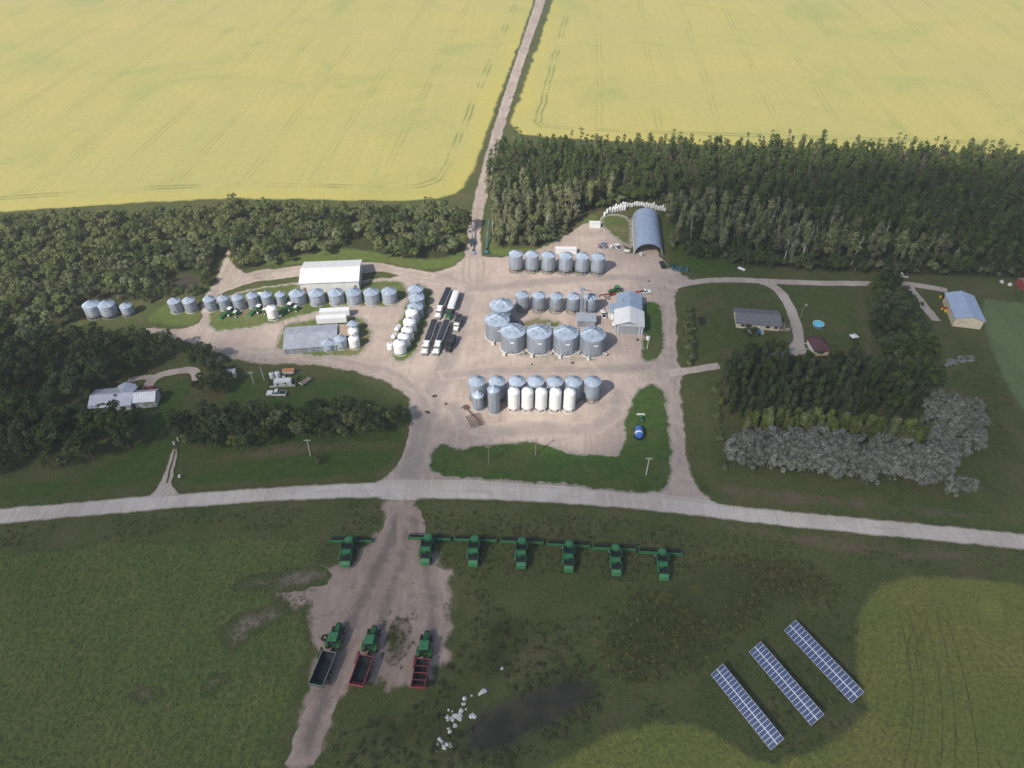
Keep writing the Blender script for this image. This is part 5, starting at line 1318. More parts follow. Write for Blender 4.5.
# fenced tank yard
vtank('poly_tank', ground(272.6, 378), .9, 2.6, M['white'], 'white upright tank in the fenced yard, left of two', group='tanks in the fenced yard')
vtank('poly_tank', ground(278.5, 377.5), .95, 2.9, M['white'], 'white upright tank in the fenced yard, right of two', group='tanks in the fenced yard')
vtank('poly_tank', ground(284.2, 377.5), .55, .9, M['white'], 'tiny white tank in the fenced yard')
t = thing('wagon', 'orange wagon box with white side at the top of the fenced yard', 'wagon', ground(289, 374), R(4))
m = MB().box((0, 0, 1.35), (4.0, 1.9, 1.1), top=1.05); part('box_body', m, M['white_old'], t)
m = MB().box((0, 0, 1.95), (3.9, 1.8, .12)); part('load', m, M['orange'], t)
m = MB().box((2.6, 0, .6), (1.6, .12, .12)); part('tongue', m, M['steel'], t)
for s in (-1, 1):
    for x in (-1.2, 1.2):
        c = MB().lathe([(0, -.12), (.42, -.12), (.42, .12), (0, .12)], 14, (x, s * .9, .42), axis='Y'); part('wheel', c, M['rubber'], t)
a, b = ground(275, 386), ground(292.5, 384.5)
t = thing('camper', 'white camper trailer in the middle of the fenced yard', 'trailer', (a + b) / 2, frame2(a, b)[0])
m = MB().prism([(-3.1, .6), (2.7, .6), (3.1, 1.2), (2.9, 2.5), (-3.0, 2.6)], -1.15, 1.15, axis='Y'); part('box_body', m, M['white'], t)
m = MB()
for x in (-1.7, .9): m.box((x, -1.17, 1.75), (1.0, .06, .5))
part('window', m, M['glass'], t)
for s in (-1, 1): c = MB().lathe([(0, -.12), (.38, -.12), (.38, .12), (0, .12)], 14, (-.3, s * 1.0, .38), axis='Y'); part('wheel', c, M['rubber'], t)
m = MB().box((3.8, 0, .55), (1.6, .14, .12)); part('tongue', m, M['steel'], t)
fp = [(267.5, 380.5), (269.5, 388.5), (296, 387), (297, 377)]
t = thing('board_fence', 'pale board fence around the tanks and camper', 'fence', ground(282.5, 388), 0)
o0 = ground(282.5, 388)
for (p, q) in zip(fp[:-1], fp[1:]):
    a, b = ground(*p) - o0, ground(*q) - o0; n = max(2, int((b - a).length / 2.4))
    for k in range(n + 1):
        c = a + (b - a) * (k / n); m = MB().box((c.x, c.y, .7), (.16, .16, 1.4)); part('post', m, M['wood'], t)
    for z in (.45, .85, 1.2):
        m = MB(); rzf, lf = frame2(a, b); mid = (a + b) / 2; m.box((mid.x, mid.y, z), (lf, .07, .22), rzf); part('rail', m, M['white_old'] if p == fp[1] else M['wood'], t)
t = thing('flatbed_wagon', 'empty grey flatbed wagon right of the fenced yard', 'wagon', ground(305.8, 382.8), R(-35))
m = MB().box((0, 0, .85), (2.0, 4.6, .2)); part('deck', m, M['wood'], t)
m = MB().box((0, -2.25, 1.2), (2.0, .1, .7)); part('headboard', m, M['white_old'], t)
m = MB().box((0, 3.0, .6), (.14, 1.6, .12)); part('tongue', m, M['steel'], t)
for s in (-1, 1):
    for y in (-1.4, 1.4): wheel_parts(t, (s * .95, y, .4), .4, .22)

# by the arched shed
wr_pts = [(604.5, 216.5), (607, 214.5), (609.6, 213), (612.2, 212.3), (614.8, 211.6), (617.2, 211), (619.8, 210.4), (622.4, 210.2), (624.8, 210)]
t0 = thing('wrapped_roll', 'upright white plastic wrapped roll in the front row by the wood', 'wrapped roll', group='white wrapped rolls, front row')
m = MB().lathe([(.5, .0), (.58, .3), (.58, 1.9), (.5, 2.2), (.2, 2.35), (0, 2.36)], 12); part('wrap', m, M['white'], t0, True)
m = MB().tube((0, 0, 2.3), (.12, 0, 2.65), .14, .05, n=6); part('knot', m, M['white_old'], t0)
pR = Proto(t0)
for i, (u, v) in enumerate(wr_pts):
    pR.place(ground(u, v), R(37 * i), 'upright white plastic wrapped roll in the front row by the wood', (1.0, 1.0, RNG.uniform(.9, 1.35)), 'white wrapped rolls, front row')
for i in range(24):
    u = 611 + i * 2.35; v = 211.5 - 5.5 * math.sin(min(1, i / 13) * 1.57) + (0 if i < 14 else (i - 13) * .55) + RNG.uniform(-.5, .5)
    pR.place(ground(u, v), R(41 * i), 'upright white wrapped roll in the long back row behind the arched shed', (.95, .95, RNG.uniform(.8, 1.5)), 'white wrapped rolls, back row')
def tote(loc, rz, lab):
    t = thing('tote_tank', lab, 'tote tank', loc, rz)
    m = MB().box((0, 0, .75), (1.1, 1.1, 1.1), top=.97); part('tank_shell', m, M['white'], t)
    m = MB()
    for z in (.35, .75, 1.15):
        for s in (-1, 1): m.box((s * .58, 0, z), (.05, 1.2, .05)); m.box((0, s * .58, z), (1.2, .05, .05))
    part('cage', m, M['steel'], t)
    m = MB().box((0, 0, .1), (1.2, 1.2, .18)); part('pallet', m, M['wood'], t); return t
tote(ground(610.8, 248.8), R(20), 'white caged tote, leftmost of the loose things left of the arched shed').scale = (1.3,) * 3
pW.place(ground(617.4, 248.2), R(15), 'white pickup on the gravel left of the arched shed')
htank('fuel_tank', ground(627, 253.3), R(80), .7, 2.0, M['white_old'], 'pale horizontal tank beside the left foot of the arched shed')
tote(ground(640.5, 256), R(5), 'white caged tote in the mouth of the arched shed').scale = (1.2,) * 3
o = thing('cultivator', 'dark folded cultivator at the gravel edge, nearest the arched shed', 'cultivator', ground(669, 268), R(10))
def implement(t, mat):
    m = MB()
    for y in (-1, 0, 1): m.box((0, y, .9), (3.6, .16, .16))
    for x in (-1.6, 0, 1.6): m.box((x, 0, .95), (.16, 2.4, .16))
    m.box((0, 2.4, .8), (.16, 2.8, .16)); part('frame', m, mat, t)
    m = MB()
    for x in np.arange(-1.6, 1.7, .4):
        m.tube((x, -1, .9), (x, -1.3, .1), .04, n=4); m.tube((x + .2, 0, .9), (x + .2, -.3, .1), .04, n=4)
    part('tine', m, M['steel'], t)
    for s in (-1, 1): wheel_parts(t, (s * 1.2, .4, .42), .42, .24)
    for s in (-1, 1):
        m = MB().prism([(-1.2, 1.0), (1.0, 1.0), (.6, 2.2), (-.9, 2.2)], s * 1.75 - .1, s * 1.75 + .1); part('wing', m, mat, t)
implement(o, M['green_dk'])
o = thing('cultivator', 'teal cultivator at the gravel edge, second from the arched shed', 'cultivator', ground(676, 270.5), R(-15)); implement(o, M['teal'])
o = thing('cultivator', 'blue green cultivator farthest right at the gravel edge by the loop lane', 'cultivator', ground(683, 271.5), R(5)); implement(o, M['teal'])
o = thing('loader_bucket', 'red loader bucket beside the white pickup behind the workshop', 'loader bucket', ground(638.6, 292.5), R(0))
m = MB().prism([(-.9, 0), (.9, .0), (.7, .15), (-.6, .2), (-.7, 1.3), (-.9, 1.3)], -1.4, 1.4); part('shell', m, M['red'], o)
m = MB().box((0, -1.4, .7), (.3, 1.2, .3)); m.box((.8, -1.4, .7), (.3, 1.2, .3)); part('arm', m, M['red'], o)
o = thing('junk_pile', 'heap of dark metal scrap on the gravel left of the arched shed', 'scrap heap', ground(602, 246.5), 0)
m = MB()
for k in range(26):
    p = Vector((RNG.uniform(-2.4, 2.4), RNG.uniform(-2.5, 2.5), RNG.uniform(.1, .7))); m.box(p, (RNG.uniform(.4, 1.4), RNG.uniform(.2, .7), RNG.uniform(.15, .5)), RNG.uniform(0, 3), k % 3)
part('scrap_iron', m, [M['steel'], M['rust'], M['blue']], o)
# blue air cart on the corner lawn
o = thing('air_cart', 'blue tank cart with white band on the lawn corner', 'seed cart', ground(638.2, 437), R(-6))
m = MB().lathe([(0, -1.9), (1.0, -1.7), (1.35, -1.2), (1.35, 1.6), (1.0, 2.2), (0, 2.4)], 20, (0, 0, 2.1), axis='Y'); part('tank_shell', m, M['blue'], o, True)
m = MB().lathe([(1.38, -1.0), (1.4, -.9), (1.4, -.3), (1.38, -.2)], 20, (0, 0, 2.1), axis='Y', cap0=False, cap1=False); part('band', m, M['white'], o, True)
m = MB().box((0, .6, .75), (1.6, 5.5, .22)); m.box((0, 4.4, .7), (.22, 2.6, .2)); part('chassis', m, M['black'], o)
m = MB().box((0, 3.0, 1.4), (1.7, 1.2, 1.2)); m.box((0, 3.0, 2.05), (1.2, .9, .14)); part('fan_box', m, M['teal'], o)
for s in (-1, 1): wheel_parts(o, (s * 1.4, -.4, .75), .75, .5); wheel_parts(o, (s * 1.2, 3.0, .5), .5, .35)
o = thing('garden_tractor', 'small green tractor with white front blade above the blue cart', 'tractor', ground(641, 419.5), R(-4))
m = MB().prism([(-1.4, .5), (1.3, .5), (1.3, 1.0), (.2, 1.15), (-1.4, 1.0)], -.5, .5); part('hood', m, M['green_roof'], o)
m = MB().box((0, -.7, 1.3), (.6, .5, .7)); part('seat', m, M['black'], o)
m = MB().box((0, 2.0, .5), (2.8, .25, .8)); m.box((0, 1.5, .5), (.3, 1.0, .2)); part('blade', m, M['white_old'], o)
for s in (-1, 1): wheel_parts(o, (s * .75, -.8, .5), .5, .35, M['yellow']); wheel_parts(o, (s * .65, .9, .32), .32, .22, M['yellow'])

# --- poles
def pole(loc, h, label, lamp=False, mat='wood', cross=True, cat='utility pole', name='utility_pole', lean=0):
    t = thing(name, label, cat, loc, 0)
    m = MB().tube((0, 0, 0), (lean, 0, h), .17, .11, n=8); part('post', m, M[mat], t)
    if cross:
        m = MB().box((lean * .95, 0, h - .6), (2.2, .12, .14)); part('cross_arm', m, M[mat], t)
        m = MB()
        for x in (-.95, -.35, .35, .95): m.tube((x + lean * .95, 0, h - .53), (x + lean * .95, 0, h - .33), .06, n=6)
        part('insulator', m, M['white_old'], t)
    if lamp:
        m = MB().tube((0, 0, h - .3), (0, -1.3, h), .06, n=6); part('lamp_arm', m, M['steel'], t)
        m = MB().box((0, -1.5, h - .02), (.5, .8, .22), top=.7); part('lamp_head', m, M['white_old'], t)
    return t
pole(ground(489, 464), 8.5, 'weathered utility pole near the left end of the corner lawn')
pole(ground(535.5, 455.5), 8.5, 'weathered utility pole at the lawn edge below the white bins')
pole(ground(646, 475.5), 8.5, 'pale utility pole on the lawn between the blue cart and road', mat='white_old')
pole(ground(310.5, 456), 8.0, 'pale utility pole in front of the middle hedge', mat='white_old', lean=.3)
pole(ground(800, 319), 8.0, 'yard light pole on the lawn between farmhouse and pool', True, 'wood', False, 'yard light', 'yard_light')
pole(ground(647, 349), 5.5, 'thin pale pole on the grass island right of the workshop', False, 'white_old', False)
pole(ground(284.5, 327), 6.5, 'dark pole at the left end of the long grey shed', True, 'wood', False, 'yard light', 'yard_light')
pole(ground(264.5, 381), 7.0, 'thin grey pole left of the fenced yard', False, 'white_old', False)
pole(ground(254, 384), 6.0, 'thin grey pole on the lawn farther left of the fenced yard', False, 'white_old', True)
o = thing('mailbox', 'small white marker box at the foot of the two track drive', 'mailbox', ground(180.5, 478.5), 0)
m = MB().box((0, 0, 1.15), (.6, .8, .6)); part('box_body', m, M['white'], o); m = MB().box((0, 0, .45), (.14, .14, .9)); part('post', m, M['wood'], o)
for i, (u, v, lab) in enumerate([(174.5, 444.5, 'pale gate post left of the two track drive top'), (178.5, 440.5, 'pale gate post right of the two track drive top')]):
    o = part('gate_post', MB().box((0, 0, .7), (.5, .5, 1.4), top=.8), M['white_old']); o.location = ground(u, v); tag(o, lab, 'post', 'gate posts of the two track drive')

# --- lawn things on the right
o = thing('swimming_pool', 'round blue above ground pool on the lawn behind the garage', 'swimming pool', ground(817.8, 326), 0)
m = MB().lathe([(2.15, 0), (2.15, 1.2), (2.05, 1.25), (1.95, 1.2), (1.95, .9)], 30, cap0=False, cap1=False); part('wall', m, M['poolwall'], o)
m = MB().lathe([(1.96, 1.0), (0, 1.0)], 30, cap0=False); part('water', m, M['poolwater'], o)
m = MB().lathe([(1.93, 1.2), (2.25, 1.2), (2.25, 1.28), (1.93, 1.28), (1.93, 1.2)], 30, cap0=False, cap1=False); part('rim', m, M['white_old'], o)
o = thing('canopy', 'small white canopy over dark seats at the right of the lawn', 'canopy', ground(852.6, 340), R(15))
m = MB()
for s in (-1, 1):
    for q in (-1, 1): m.tube((s * 1.3, q * 1.0, 0), (s * 1.3, q * 1.0, 2.1), .06, n=6)
part('post', m, M['steel'], o)
m = MB().add([(-1.5, -1.2, 2.05), (1.5, -1.2, 2.05), (1.5, 1.2, 2.05), (-1.5, 1.2, 2.05), (0, 0, 2.7), (-1.5, -1.2, 1.95), (1.5, -1.2, 1.95), (1.5, 1.2, 1.95), (-1.5, 1.2, 1.95)], [(0, 1, 4), (1, 2, 4), (2, 3, 4), (3, 0, 4), (0, 5, 6, 1), (1, 6, 7, 2), (2, 7, 8, 3), (3, 8, 5, 0), (8, 7, 6, 5)]); part('roof', m, M['white'], o)
m = MB().box((0, .2, .5), (2.0, .7, .15)); m.box((0, .55, .85), (2.0, .1, .6)); part('seat', m, M['black'], o)
t = thing('board_fence', 'short pale rails between the drive and the garage', 'fence', ground(809, 348), 0)
for k, (p, q) in enumerate([((802, 345), (813, 346)), ((802, 350), (813, 351))]):
    a, b = ground(*p) - ground(809, 348), ground(*q) - ground(809, 348); rzf, lf = frame2(a, b); mid = (a + b) / 2
    m = MB().box((mid.x, mid.y, .8), (lf, .2, .25), rzf); part('rail', m, M['white_old'], t)
    for c in (a, b): m = MB().box((c.x, c.y, .45), (.2, .2, .9)); part('post', m, M['white_old'], t)
# old machine with yellow wheels beside the pale roofed building
o = thing('old_implement', 'old red machine with yellow wheels beside the pale roofed building', 'old machine', ground(946.5, 311), R(30))
m = MB().box((0, 0, 1.1), (1.6, 2.4, .9), top=.8); m.box((0, 2.0, .8), (.2, 2.2, .2)); part('body', m, M['red'], o)
for s in (-1, 1): wheel_parts(o, (s * 1.3, -.3, .75), .75, .3, M['yellow'], M['yellow']); wheel_parts(o, (s * 1.0, 1.5, .5), .5, .25, M['yellow'], M['yellow'])
o = thing('old_implement', 'small dark cart with yellow wheels at the far left corner of that building', 'old machine', ground(942, 298), R(10))
m = MB().box((0, 0, .9), (1.3, 1.8, .7), top=.8); part('body', m, M['black'], o)
for s in (-1, 1): wheel_parts(o, (s * 1.0, 0, .7), .7, .3, M['yellow'], M['yellow'])
for i, (u, v) in enumerate([(1001.6, 282.3), (1009.4, 285)]):
    lump('white_drum', ground(u, v), .9, .9, 1.0, M['white_old'], ['pale rounded bale wrap left of the rusty hut, farther from it', 'pale rounded bale wrap nearest the rusty hut'][i], 'bale', 'bales by the rusty hut', i)
# rubble heaps
gs = 'grey stones heaped right of the dark tree clump'
for i in range(34):
    a_ = RNG.uniform(-1, 1); b_ = RNG.gauss(0, .35)
    lump('boulder', ground(960 + a_ * 14, 361 - a_ * 3.5 + b_ * 6), RNG.uniform(.35, 1.1), RNG.uniform(.35, .9), RNG.uniform(.25, .7), M['greystone'], 'grey boulder in the low rubble heap right of the dark tree clump', 'boulder', gs, i)
gs = 'white boulders beside the slough'
for (u0, v0, n, su, sv) in [(453, 718, 24, 7, 7), (464.5, 702, 6, 3, 4), (482, 692.5, 5, 3, 2.5), (444, 745, 12, 5, 5), (474, 716, 4, 5, 3)]:
    for i in range(n):
        k = RNG.uniform(.22, .6) * (1.25 if v0 < 695 else 1)
        lump('boulder', ground(u0 + RNG.gauss(0, .85) * su, v0 + RNG.gauss(0, .85) * sv), k * RNG.uniform(.8, 1.3), k, k * .8, M['stone'], 'white boulder in the loose scatter left of the dark slough', 'boulder', gs, i + int(u0))
lump('boulder', ground(502, 668.5), .5, .4, .4, M['stone'], 'lone small white boulder above the slough', 'boulder', None, 3)

# ================================================================== solar arrays
pm = MB().box((0, 0, .02), (.98, 1.92, .04)); 
panel_me = pm.mesh('solar_panel', M['panel'])
fm_ = MB()
for s in (-1, 1): fm_.box((s * .50, 0, .025), (.05, 2.0, .06)); fm_.box((0, s * .975, .025), (.95, .05, .06))
frame_me = fm_.mesh('panel_frame', M['frame'])
def solar(lowA, lowB, lab):
    """lowA/lowB: the two ends of the lower edge"""
    zl = .8; a, b = ground(*lowA, zl), ground(*lowB, zl)
    rz, L_ = frame2(a, b); til = R(33)
    t = thing('solar_array', lab, 'solar array', (a.x, a.y, 0), rz, 'solar arrays on the meadow')
    n = 20; st = L_ / n
    for k in range(n):
        for j in range(2):
            s_ = 1.02 + j * 2.1
            for nm, me_ in (('solar_panel', panel_me),):
                o = bpy.data.objects.new('solar_panel', me_); COL.objects.link(o); o.parent = t
                o.location = ((k + .5) * st, s_ * math.cos(til), zl + s_ * math.sin(til)); o.rotation_euler = (til, 0, 0)
                o.scale = (st / 1.06, 1, 1)
                f = bpy.data.objects.new('panel_frame', frame_me); COL.objects.link(f); f.parent = o
    m = MB()
    for y in (.6, 1.6, 2.6, 3.6):
        m.box((L_ / 2, y * math.cos(til), zl + y * math.sin(til) - .1), (L_, .08, .1))
    m.box((L_ / 2, 2.07 * math.cos(til), zl + 2.07 * math.sin(til) + .01), (L_, .09, .05), rx=til)
    part('rail', m, M['frame'], t)
    for k in range(6):
        x = L_ * (k + .5) / 6
        m = MB().box((x, 2.1 * math.cos(til), (zl + 2.1 * math.sin(til)) / 2 - .08), (.16, .16, zl + 2.1 * math.sin(til) - .1)); part('post', m, M['steel'], t)
    return t
solar((710.7, 674.5), (770.7, 750.3), 'solar array of two panel rows, leftmost of the three')
solar((748.8, 652), (811, 725.7), 'solar array of two panel rows, middle of the three')
solar((784, 630.5), (851.4, 703.2), 'solar array of two panel rows, rightmost of the three beside the crop')
# ================================================================== trees
def leaf_mesh(name, clumps, n, size, mat, rng, up=0.35, asp=0.7, out=1.5):
    """many leaf-sized quads scattered through ellipsoid clumps; clumps = [(centre, radii, weight)]"""
    w = np.array([c[2] for c in clumps], float); w /= w.sum()
    idx = rng.choice(len(clumps), n, p=w)
    C = np.array([c[0] for c in clumps])[idx]; Rr = np.array([c[1] for c in clumps])[idx]
    d = rng.normal(size=(n, 3)); d /= np.linalg.norm(d, axis=1)[:, None]
    d[:, 2] = np.where((d[:, 2] < -0.35), -d[:, 2] * .6, d[:, 2])
    r = rng.uniform(0.62, 1.0, n) ** 0.5
    P = C + d * Rr * r[:, None]
    nrm = d * out + rng.normal(size=(n, 3)) * 0.55 + np.array([0, 0, up]); nrm /= np.linalg.norm(nrm, axis=1)[:, None]
    t = np.cross(nrm, rng.normal(size=(n, 3))); t /= np.linalg.norm(t, axis=1)[:, None]
    b = np.cross(nrm, t)
    s = size * rng.uniform(0.6, 1.25, n)[:, None]
    t, b = t * s * .5, b * s * .5 * asp
    V = np.stack([P - t - b * .6, P + t * .2 - b, P + t, P - t * .1 + b], 1).reshape(-1, 3)
    ct = rng.uniform(0, 1, len(clumps))
    tint = np.clip(ct[idx] * .6 + rng.uniform(0, 1, n) * .4, 0, 1)
    me = bpy.data.meshes.new(name)
    me.vertices.add(4 * n); me.vertices.foreach_set('co', V.astype(np.float32).ravel())
    me.loops.add(4 * n); me.loops.foreach_set('vertex_index', np.arange(4 * n, dtype=np.int32))
    me.polygons.add(n); me.polygons.foreach_set('loop_start', np.arange(0, 4 * n, 4, dtype=np.int32))
    me.update()
    at = me.attributes.new('tint', 'FLOAT', 'FACE'); at.data.foreach_set('value', tint.astype(np.float32))
    me.materials.append(mat)
    me['n'] = n
    return me, V, tint

def trunk_mb(h, r, lean, branches, rng, limb_z=(.4, .9), spread=2.0):
    m = MB(); pts = [Vector((lean[0] * f ** 1.5, lean[1] * f ** 1.5, h * f)) for f in (0, .35, .7, 1.0)]
    rr = [r, r * .75, r * .45, r * .15]
    for k in range(3): m.tube(pts[k], pts[k + 1], rr[k], rr[k + 1], 6)
    for k in range(branches):
        f = rng.uniform(*limb_z); a = rng.uniform(0, 6.28)
        p = Vector((lean[0] * f ** 1.5, lean[1] * f ** 1.5, h * f)); L_ = spread * (1.15 - f) * rng.uniform(.7, 1.2)
        q = p + Vector((math.cos(a) * L_, math.sin(a) * L_, L_ * rng.uniform(.4, .9))); m.tube(p, q, r * .35, r * .08, 5)
    return m

def make_tree(kind, seed):
    rng = np.random.default_rng(seed)
    U = rng.uniform
    if kind == 'aspen':
        h = U(10.5, 15); lean = U(-.9, .9, 2); cl = []; wd = U(1.0, 1.8)
        for k in range(11):
            f = U(.3, .97); a = U(0, 6.28); rad = wd * math.sqrt(U(0, 1)) * (1.0 - max(0, f - .6) * 1.6)
            cl.append(((lean[0] * f + math.cos(a) * rad, lean[1] * f + math.sin(a) * rad, h * f * .96), (U(.8, 1.5), U(.8, 1.5), U(1.3, 2.2)), U(.6, 1.3)))
        return trunk_mb(h, .17, lean, 5, rng, (.45, .9), 2.0), leaf_mesh('crown', cl, 400, .85, L['aspen'], rng), M['bark']
    if kind == 'bare':
        h = U(12, 16); lean = U(-1.5, 1.5, 2); cl = []
        for k in range(7):
            f = U(.45, 1.0); cl.append(((lean[0] * f + U(-.7, .7), lean[1] * f + U(-.7, .7), h * f), (U(.6, 1.0),) * 3, 1))
        return trunk_mb(h, .2, lean, 9, rng, (.35, .95), 2.6), leaf_mesh('crown', cl, 130, .7, L['aspen'], rng), M['bark_pale']
    if kind == 'maple':
        h = U(8.0, 10.5); Rr = U(3.6, 5.0); cl = []
        for k in range(17):
            a = U(0, 6.28); rad = Rr * .76 * math.sqrt(U(0, 1)); z = h * U(.22, .60) + (1 - (rad / Rr) ** 2) * h * .36
            cl.append(((math.cos(a) * rad, math.sin(a) * rad, z), (U(1.1, 1.8), U(1.1, 1.8), U(.9, 1.5)), U(.6, 1.3)))
        return trunk_mb(h * .75, .28, U(-.4, .4, 2), 6, rng, (.3, .8), 3.5), leaf_mesh('crown', cl, 760, .8, L['maple'], rng), M['bark']
    if kind == 'bush':
        h = U(5.5, 8.0); Rr = U(2.6, 3.6); cl = []
        for k in range(11):
            a = U(0, 6.28); rad = Rr * .75 * math.sqrt(U(0, 1)); z = h * U(.3, .6) + (1 - (rad / Rr) ** 2) * h * .38
            cl.append(((math.cos(a) * rad, math.sin(a) * rad, z), (U(.8, 1.5), U(.8, 1.5), U(.8, 1.4)), U(.6, 1.3)))
        return trunk_mb(h * .7, .18, U(-.4, .4, 2), 6, rng, (.2, .8), 3.0), leaf_mesh('crown', cl, 420, .8, L['bush'], rng), M['bark']
    if kind in ('poplar', 'olive'):
        h = U(10, 13) if kind == 'poplar' else U(6.5, 8.5); lean = U(-.6, .6, 2); cl = []
        for k in range(11):
            f = U(.15, 1.0); a = U(0, 6.28); rad = U(.1, .9) * (1.15 - f * .8)
            cl.append(((lean[0] * f + math.cos(a) * rad, lean[1] * f + math.sin(a) * rad, h * f * .95), (U(.7, 1.2), U(.7, 1.2), U(1.2, 2.0)), U(.6, 1.3)))
        return trunk_mb(h, .2, lean, 5, rng, (.2, .9), 1.6), leaf_mesh('crown', cl, 360, .75, L[kind], rng), M['bark']
    if kind == 'silver':
        h = U(7.5, 9.5); Rr = U(2.9, 3.7); cl = []
        for k in range(26):
            a = U(0, 6.28); rad = Rr * .85 * math.sqrt(U(0, 1)); z = h * U(.10, .52) + (1 - (rad / Rr) ** 2) * h * .42
            cl.append(((math.cos(a) * rad, math.sin(a) * rad, z), (U(.7, 1.25), U(.7, 1.25), U(.7, 1.25)), U(.6, 1.3)))
        return trunk_mb(h * .7, .28, U(-.4, .4, 2), 5, rng, (.3, .8), 2.5), leaf_mesh('crown', cl, 1300, .58, L['silver'], rng, .2, .6, 2.6), M['bark']
    if kind == 'shrub':
        h = U(2.2, 3.4); cl = []
        for k in range(6):
            cl.append(((U(-.8, .8), U(-.8, .8), h * U(.35, .8)), (U(.5, .9), U(.5, .9), U(.5, .9)), 1))
        return trunk_mb(h * .7, .08, U(-.2, .2, 2), 4, rng, (.2, .8), 1.2), leaf_mesh('crown', cl, 190, .5, L['bush'], rng), M['bark']

VAR = {}
for kind, n in (('aspen', 9), ('bare', 5), ('maple', 8), ('bush', 8), ('poplar', 4), ('olive', 4), ('silver', 4), ('shrub', 3)):
    VAR[kind] = []
    for k in range(n):
        tr, (cm_, V_, tint_), bark = make_tree(kind, 100 * len(VAR) + k)
        VAR[kind].append((tr.mesh('trunk', bark), cm_, V_, tint_, tr))
NAME = {'aspen': 'aspen_tree', 'bare': 'aspen_tree', 'maple': 'broadleaf_tree', 'bush': 'bushy_tree', 'poplar': 'poplar_tree', 'olive': 'young_poplar', 'silver': 'silver_willow', 'shrub': 'garden_shrub'}
def plant(kind, loc, k, lab, group, cat='tree'):
    tr, cr, *_ = VAR[kind][RNG.randrange(len(VAR[kind]))]
    scrub = kind == 'bush' and k < .66
    if scrub: cat = 'shrub'
    o = bpy.data.objects.new('scrub_bush' if scrub else NAME[kind], None); COL.objects.link(o); o.location = loc; o.rotation_euler = (0, 0, RNG.uniform(0, 6.28)); o.scale = (k * RNG.uniform(.9, 1.12), k * RNG.uniform(.9, 1.12), k)
    tag(o, lab, cat, group)
    for nm, me_ in (('trunk', tr), ('crown', cr)):
        c = bpy.data.objects.new(nm, me_); COL.objects.link(c); c.parent = o
    return o
def scatter(uv, spacing, seed, world=None):
    W = [(p.x, p.y) for p in (world or [ground(u, v) for u, v in uv])]
    rng = np.random.default_rng(seed)
    xs, ys = [p[0] for p in W], [p[1] for p in W]
    nx, ny = int((max(xs) - min(xs)) / spacing) + 2, int((max(ys) - min(ys)) / (spacing * .87)) + 2
    pts = []
    for j in range(ny):
        for i in range(nx):
            pts.append((min(xs) + (i + .5 * (j % 2)) * spacing + rng.uniform(-.42, .42) * spacing, min(ys) + j * spacing * .87 + rng.uniform(-.42, .42) * spacing))
    pts = np.array(pts); k = inside(pts[:, 0], pts[:, 1], W)
    return [Vector((x, y, 0)) for x, y in pts[k]]
def merged(name, items, label, cat):
    """the uncountable rest of a wood: crowns and trunks of many trees in ONE object"""
    Vs, Ts, n = [], [], 0
    tv, tf = [], []
    mats = []
    for kind, loc, k in items:
        tr, cr, V_, tint_, tmb = VAR[kind][RNG.randrange(len(VAR[kind]))]
        a = RNG.uniform(0, 6.28); c, s = math.cos(a), math.sin(a)
        Rm = np.array([[c, -s, 0], [s, c, 0], [0, 0, 1]]) * k
        Vs.append(V_ @ Rm.T + np.array(loc)); Ts.append(np.clip(tint_ + RNG.uniform(-.35, .35), -.2, 1.2))
        o0 = len(tv)
        tv += [tuple(Rm @ np.array(p) + np.array(loc)) for p in tmb.v]; tf += [tuple(i + o0 for i in f) for f in tmb.f if len(f) == 4]
    V = np.concatenate(Vs); T_ = np.concatenate(Ts); n = len(T_)
    me = bpy.data.meshes.new(name)
    nv = len(tv); nt_ = len(tf)
    me.vertices.add(4 * n + nv); me.vertices.foreach_set('co', np.concatenate([V.ravel(), np.array(tv).ravel()]).astype(np.float32))
    li = np.concatenate([np.arange(4 * n), np.array(tf).ravel() + 4 * n]).astype(np.int32)
    me.loops.add(len(li)); me.loops.foreach_set('vertex_index', li)
    me.polygons.add(n + nt_); me.polygons.foreach_set('loop_start', np.arange(0, len(li), 4, dtype=np.int32))
    me.materials.append(L[items[0][0] if items[0][0] in L else 'aspen']); me.materials.append(M['bark_pale'] if items[0][0] in ('aspen', 'bare') else M['bark'])
    me.polygons.foreach_set('material_index', np.concatenate([np.zeros(n), np.ones(nt_)]).astype(np.int32))
    me.update()
    at = me.attributes.new('tint', 'FLOAT', 'FACE'); at.data.foreach_set('value', np.concatenate([T_, np.zeros(nt_)]).astype(np.float32))
    o = bpy.data.objects.new(name, me); COL.objects.link(o); o['kind'] = 'stuff'; tag(o, label, cat); return o
def in_frame(p, m=25):
    d = p - Vector((0, 0, CAM_H)); z = d.y * math.cos(PITCH) - d.z * math.sin(PITCH); y = d.y * math.sin(PITCH) + d.z * math.cos(PITCH)
    if z < 1: return False
    u, v = 512 + d.x / z * FPX, 384 - y / z * FPX
    return -m < u < 1024 + m and -m - 20 < v < 768 + m
def clear_of(pts, zones):
    """drop points inside any of the photo-polygon clearings"""
    out = pts
    for z in zones:
        W = [(ground(u, v).x, ground(u, v).y) for u, v in z]
        if not out: break
        a = np.array([(p.x, p.y) for p in out]); k = inside(a[:, 0], a[:, 1], W); out = [p for p, q in zip(out, k) if not q]
    return out
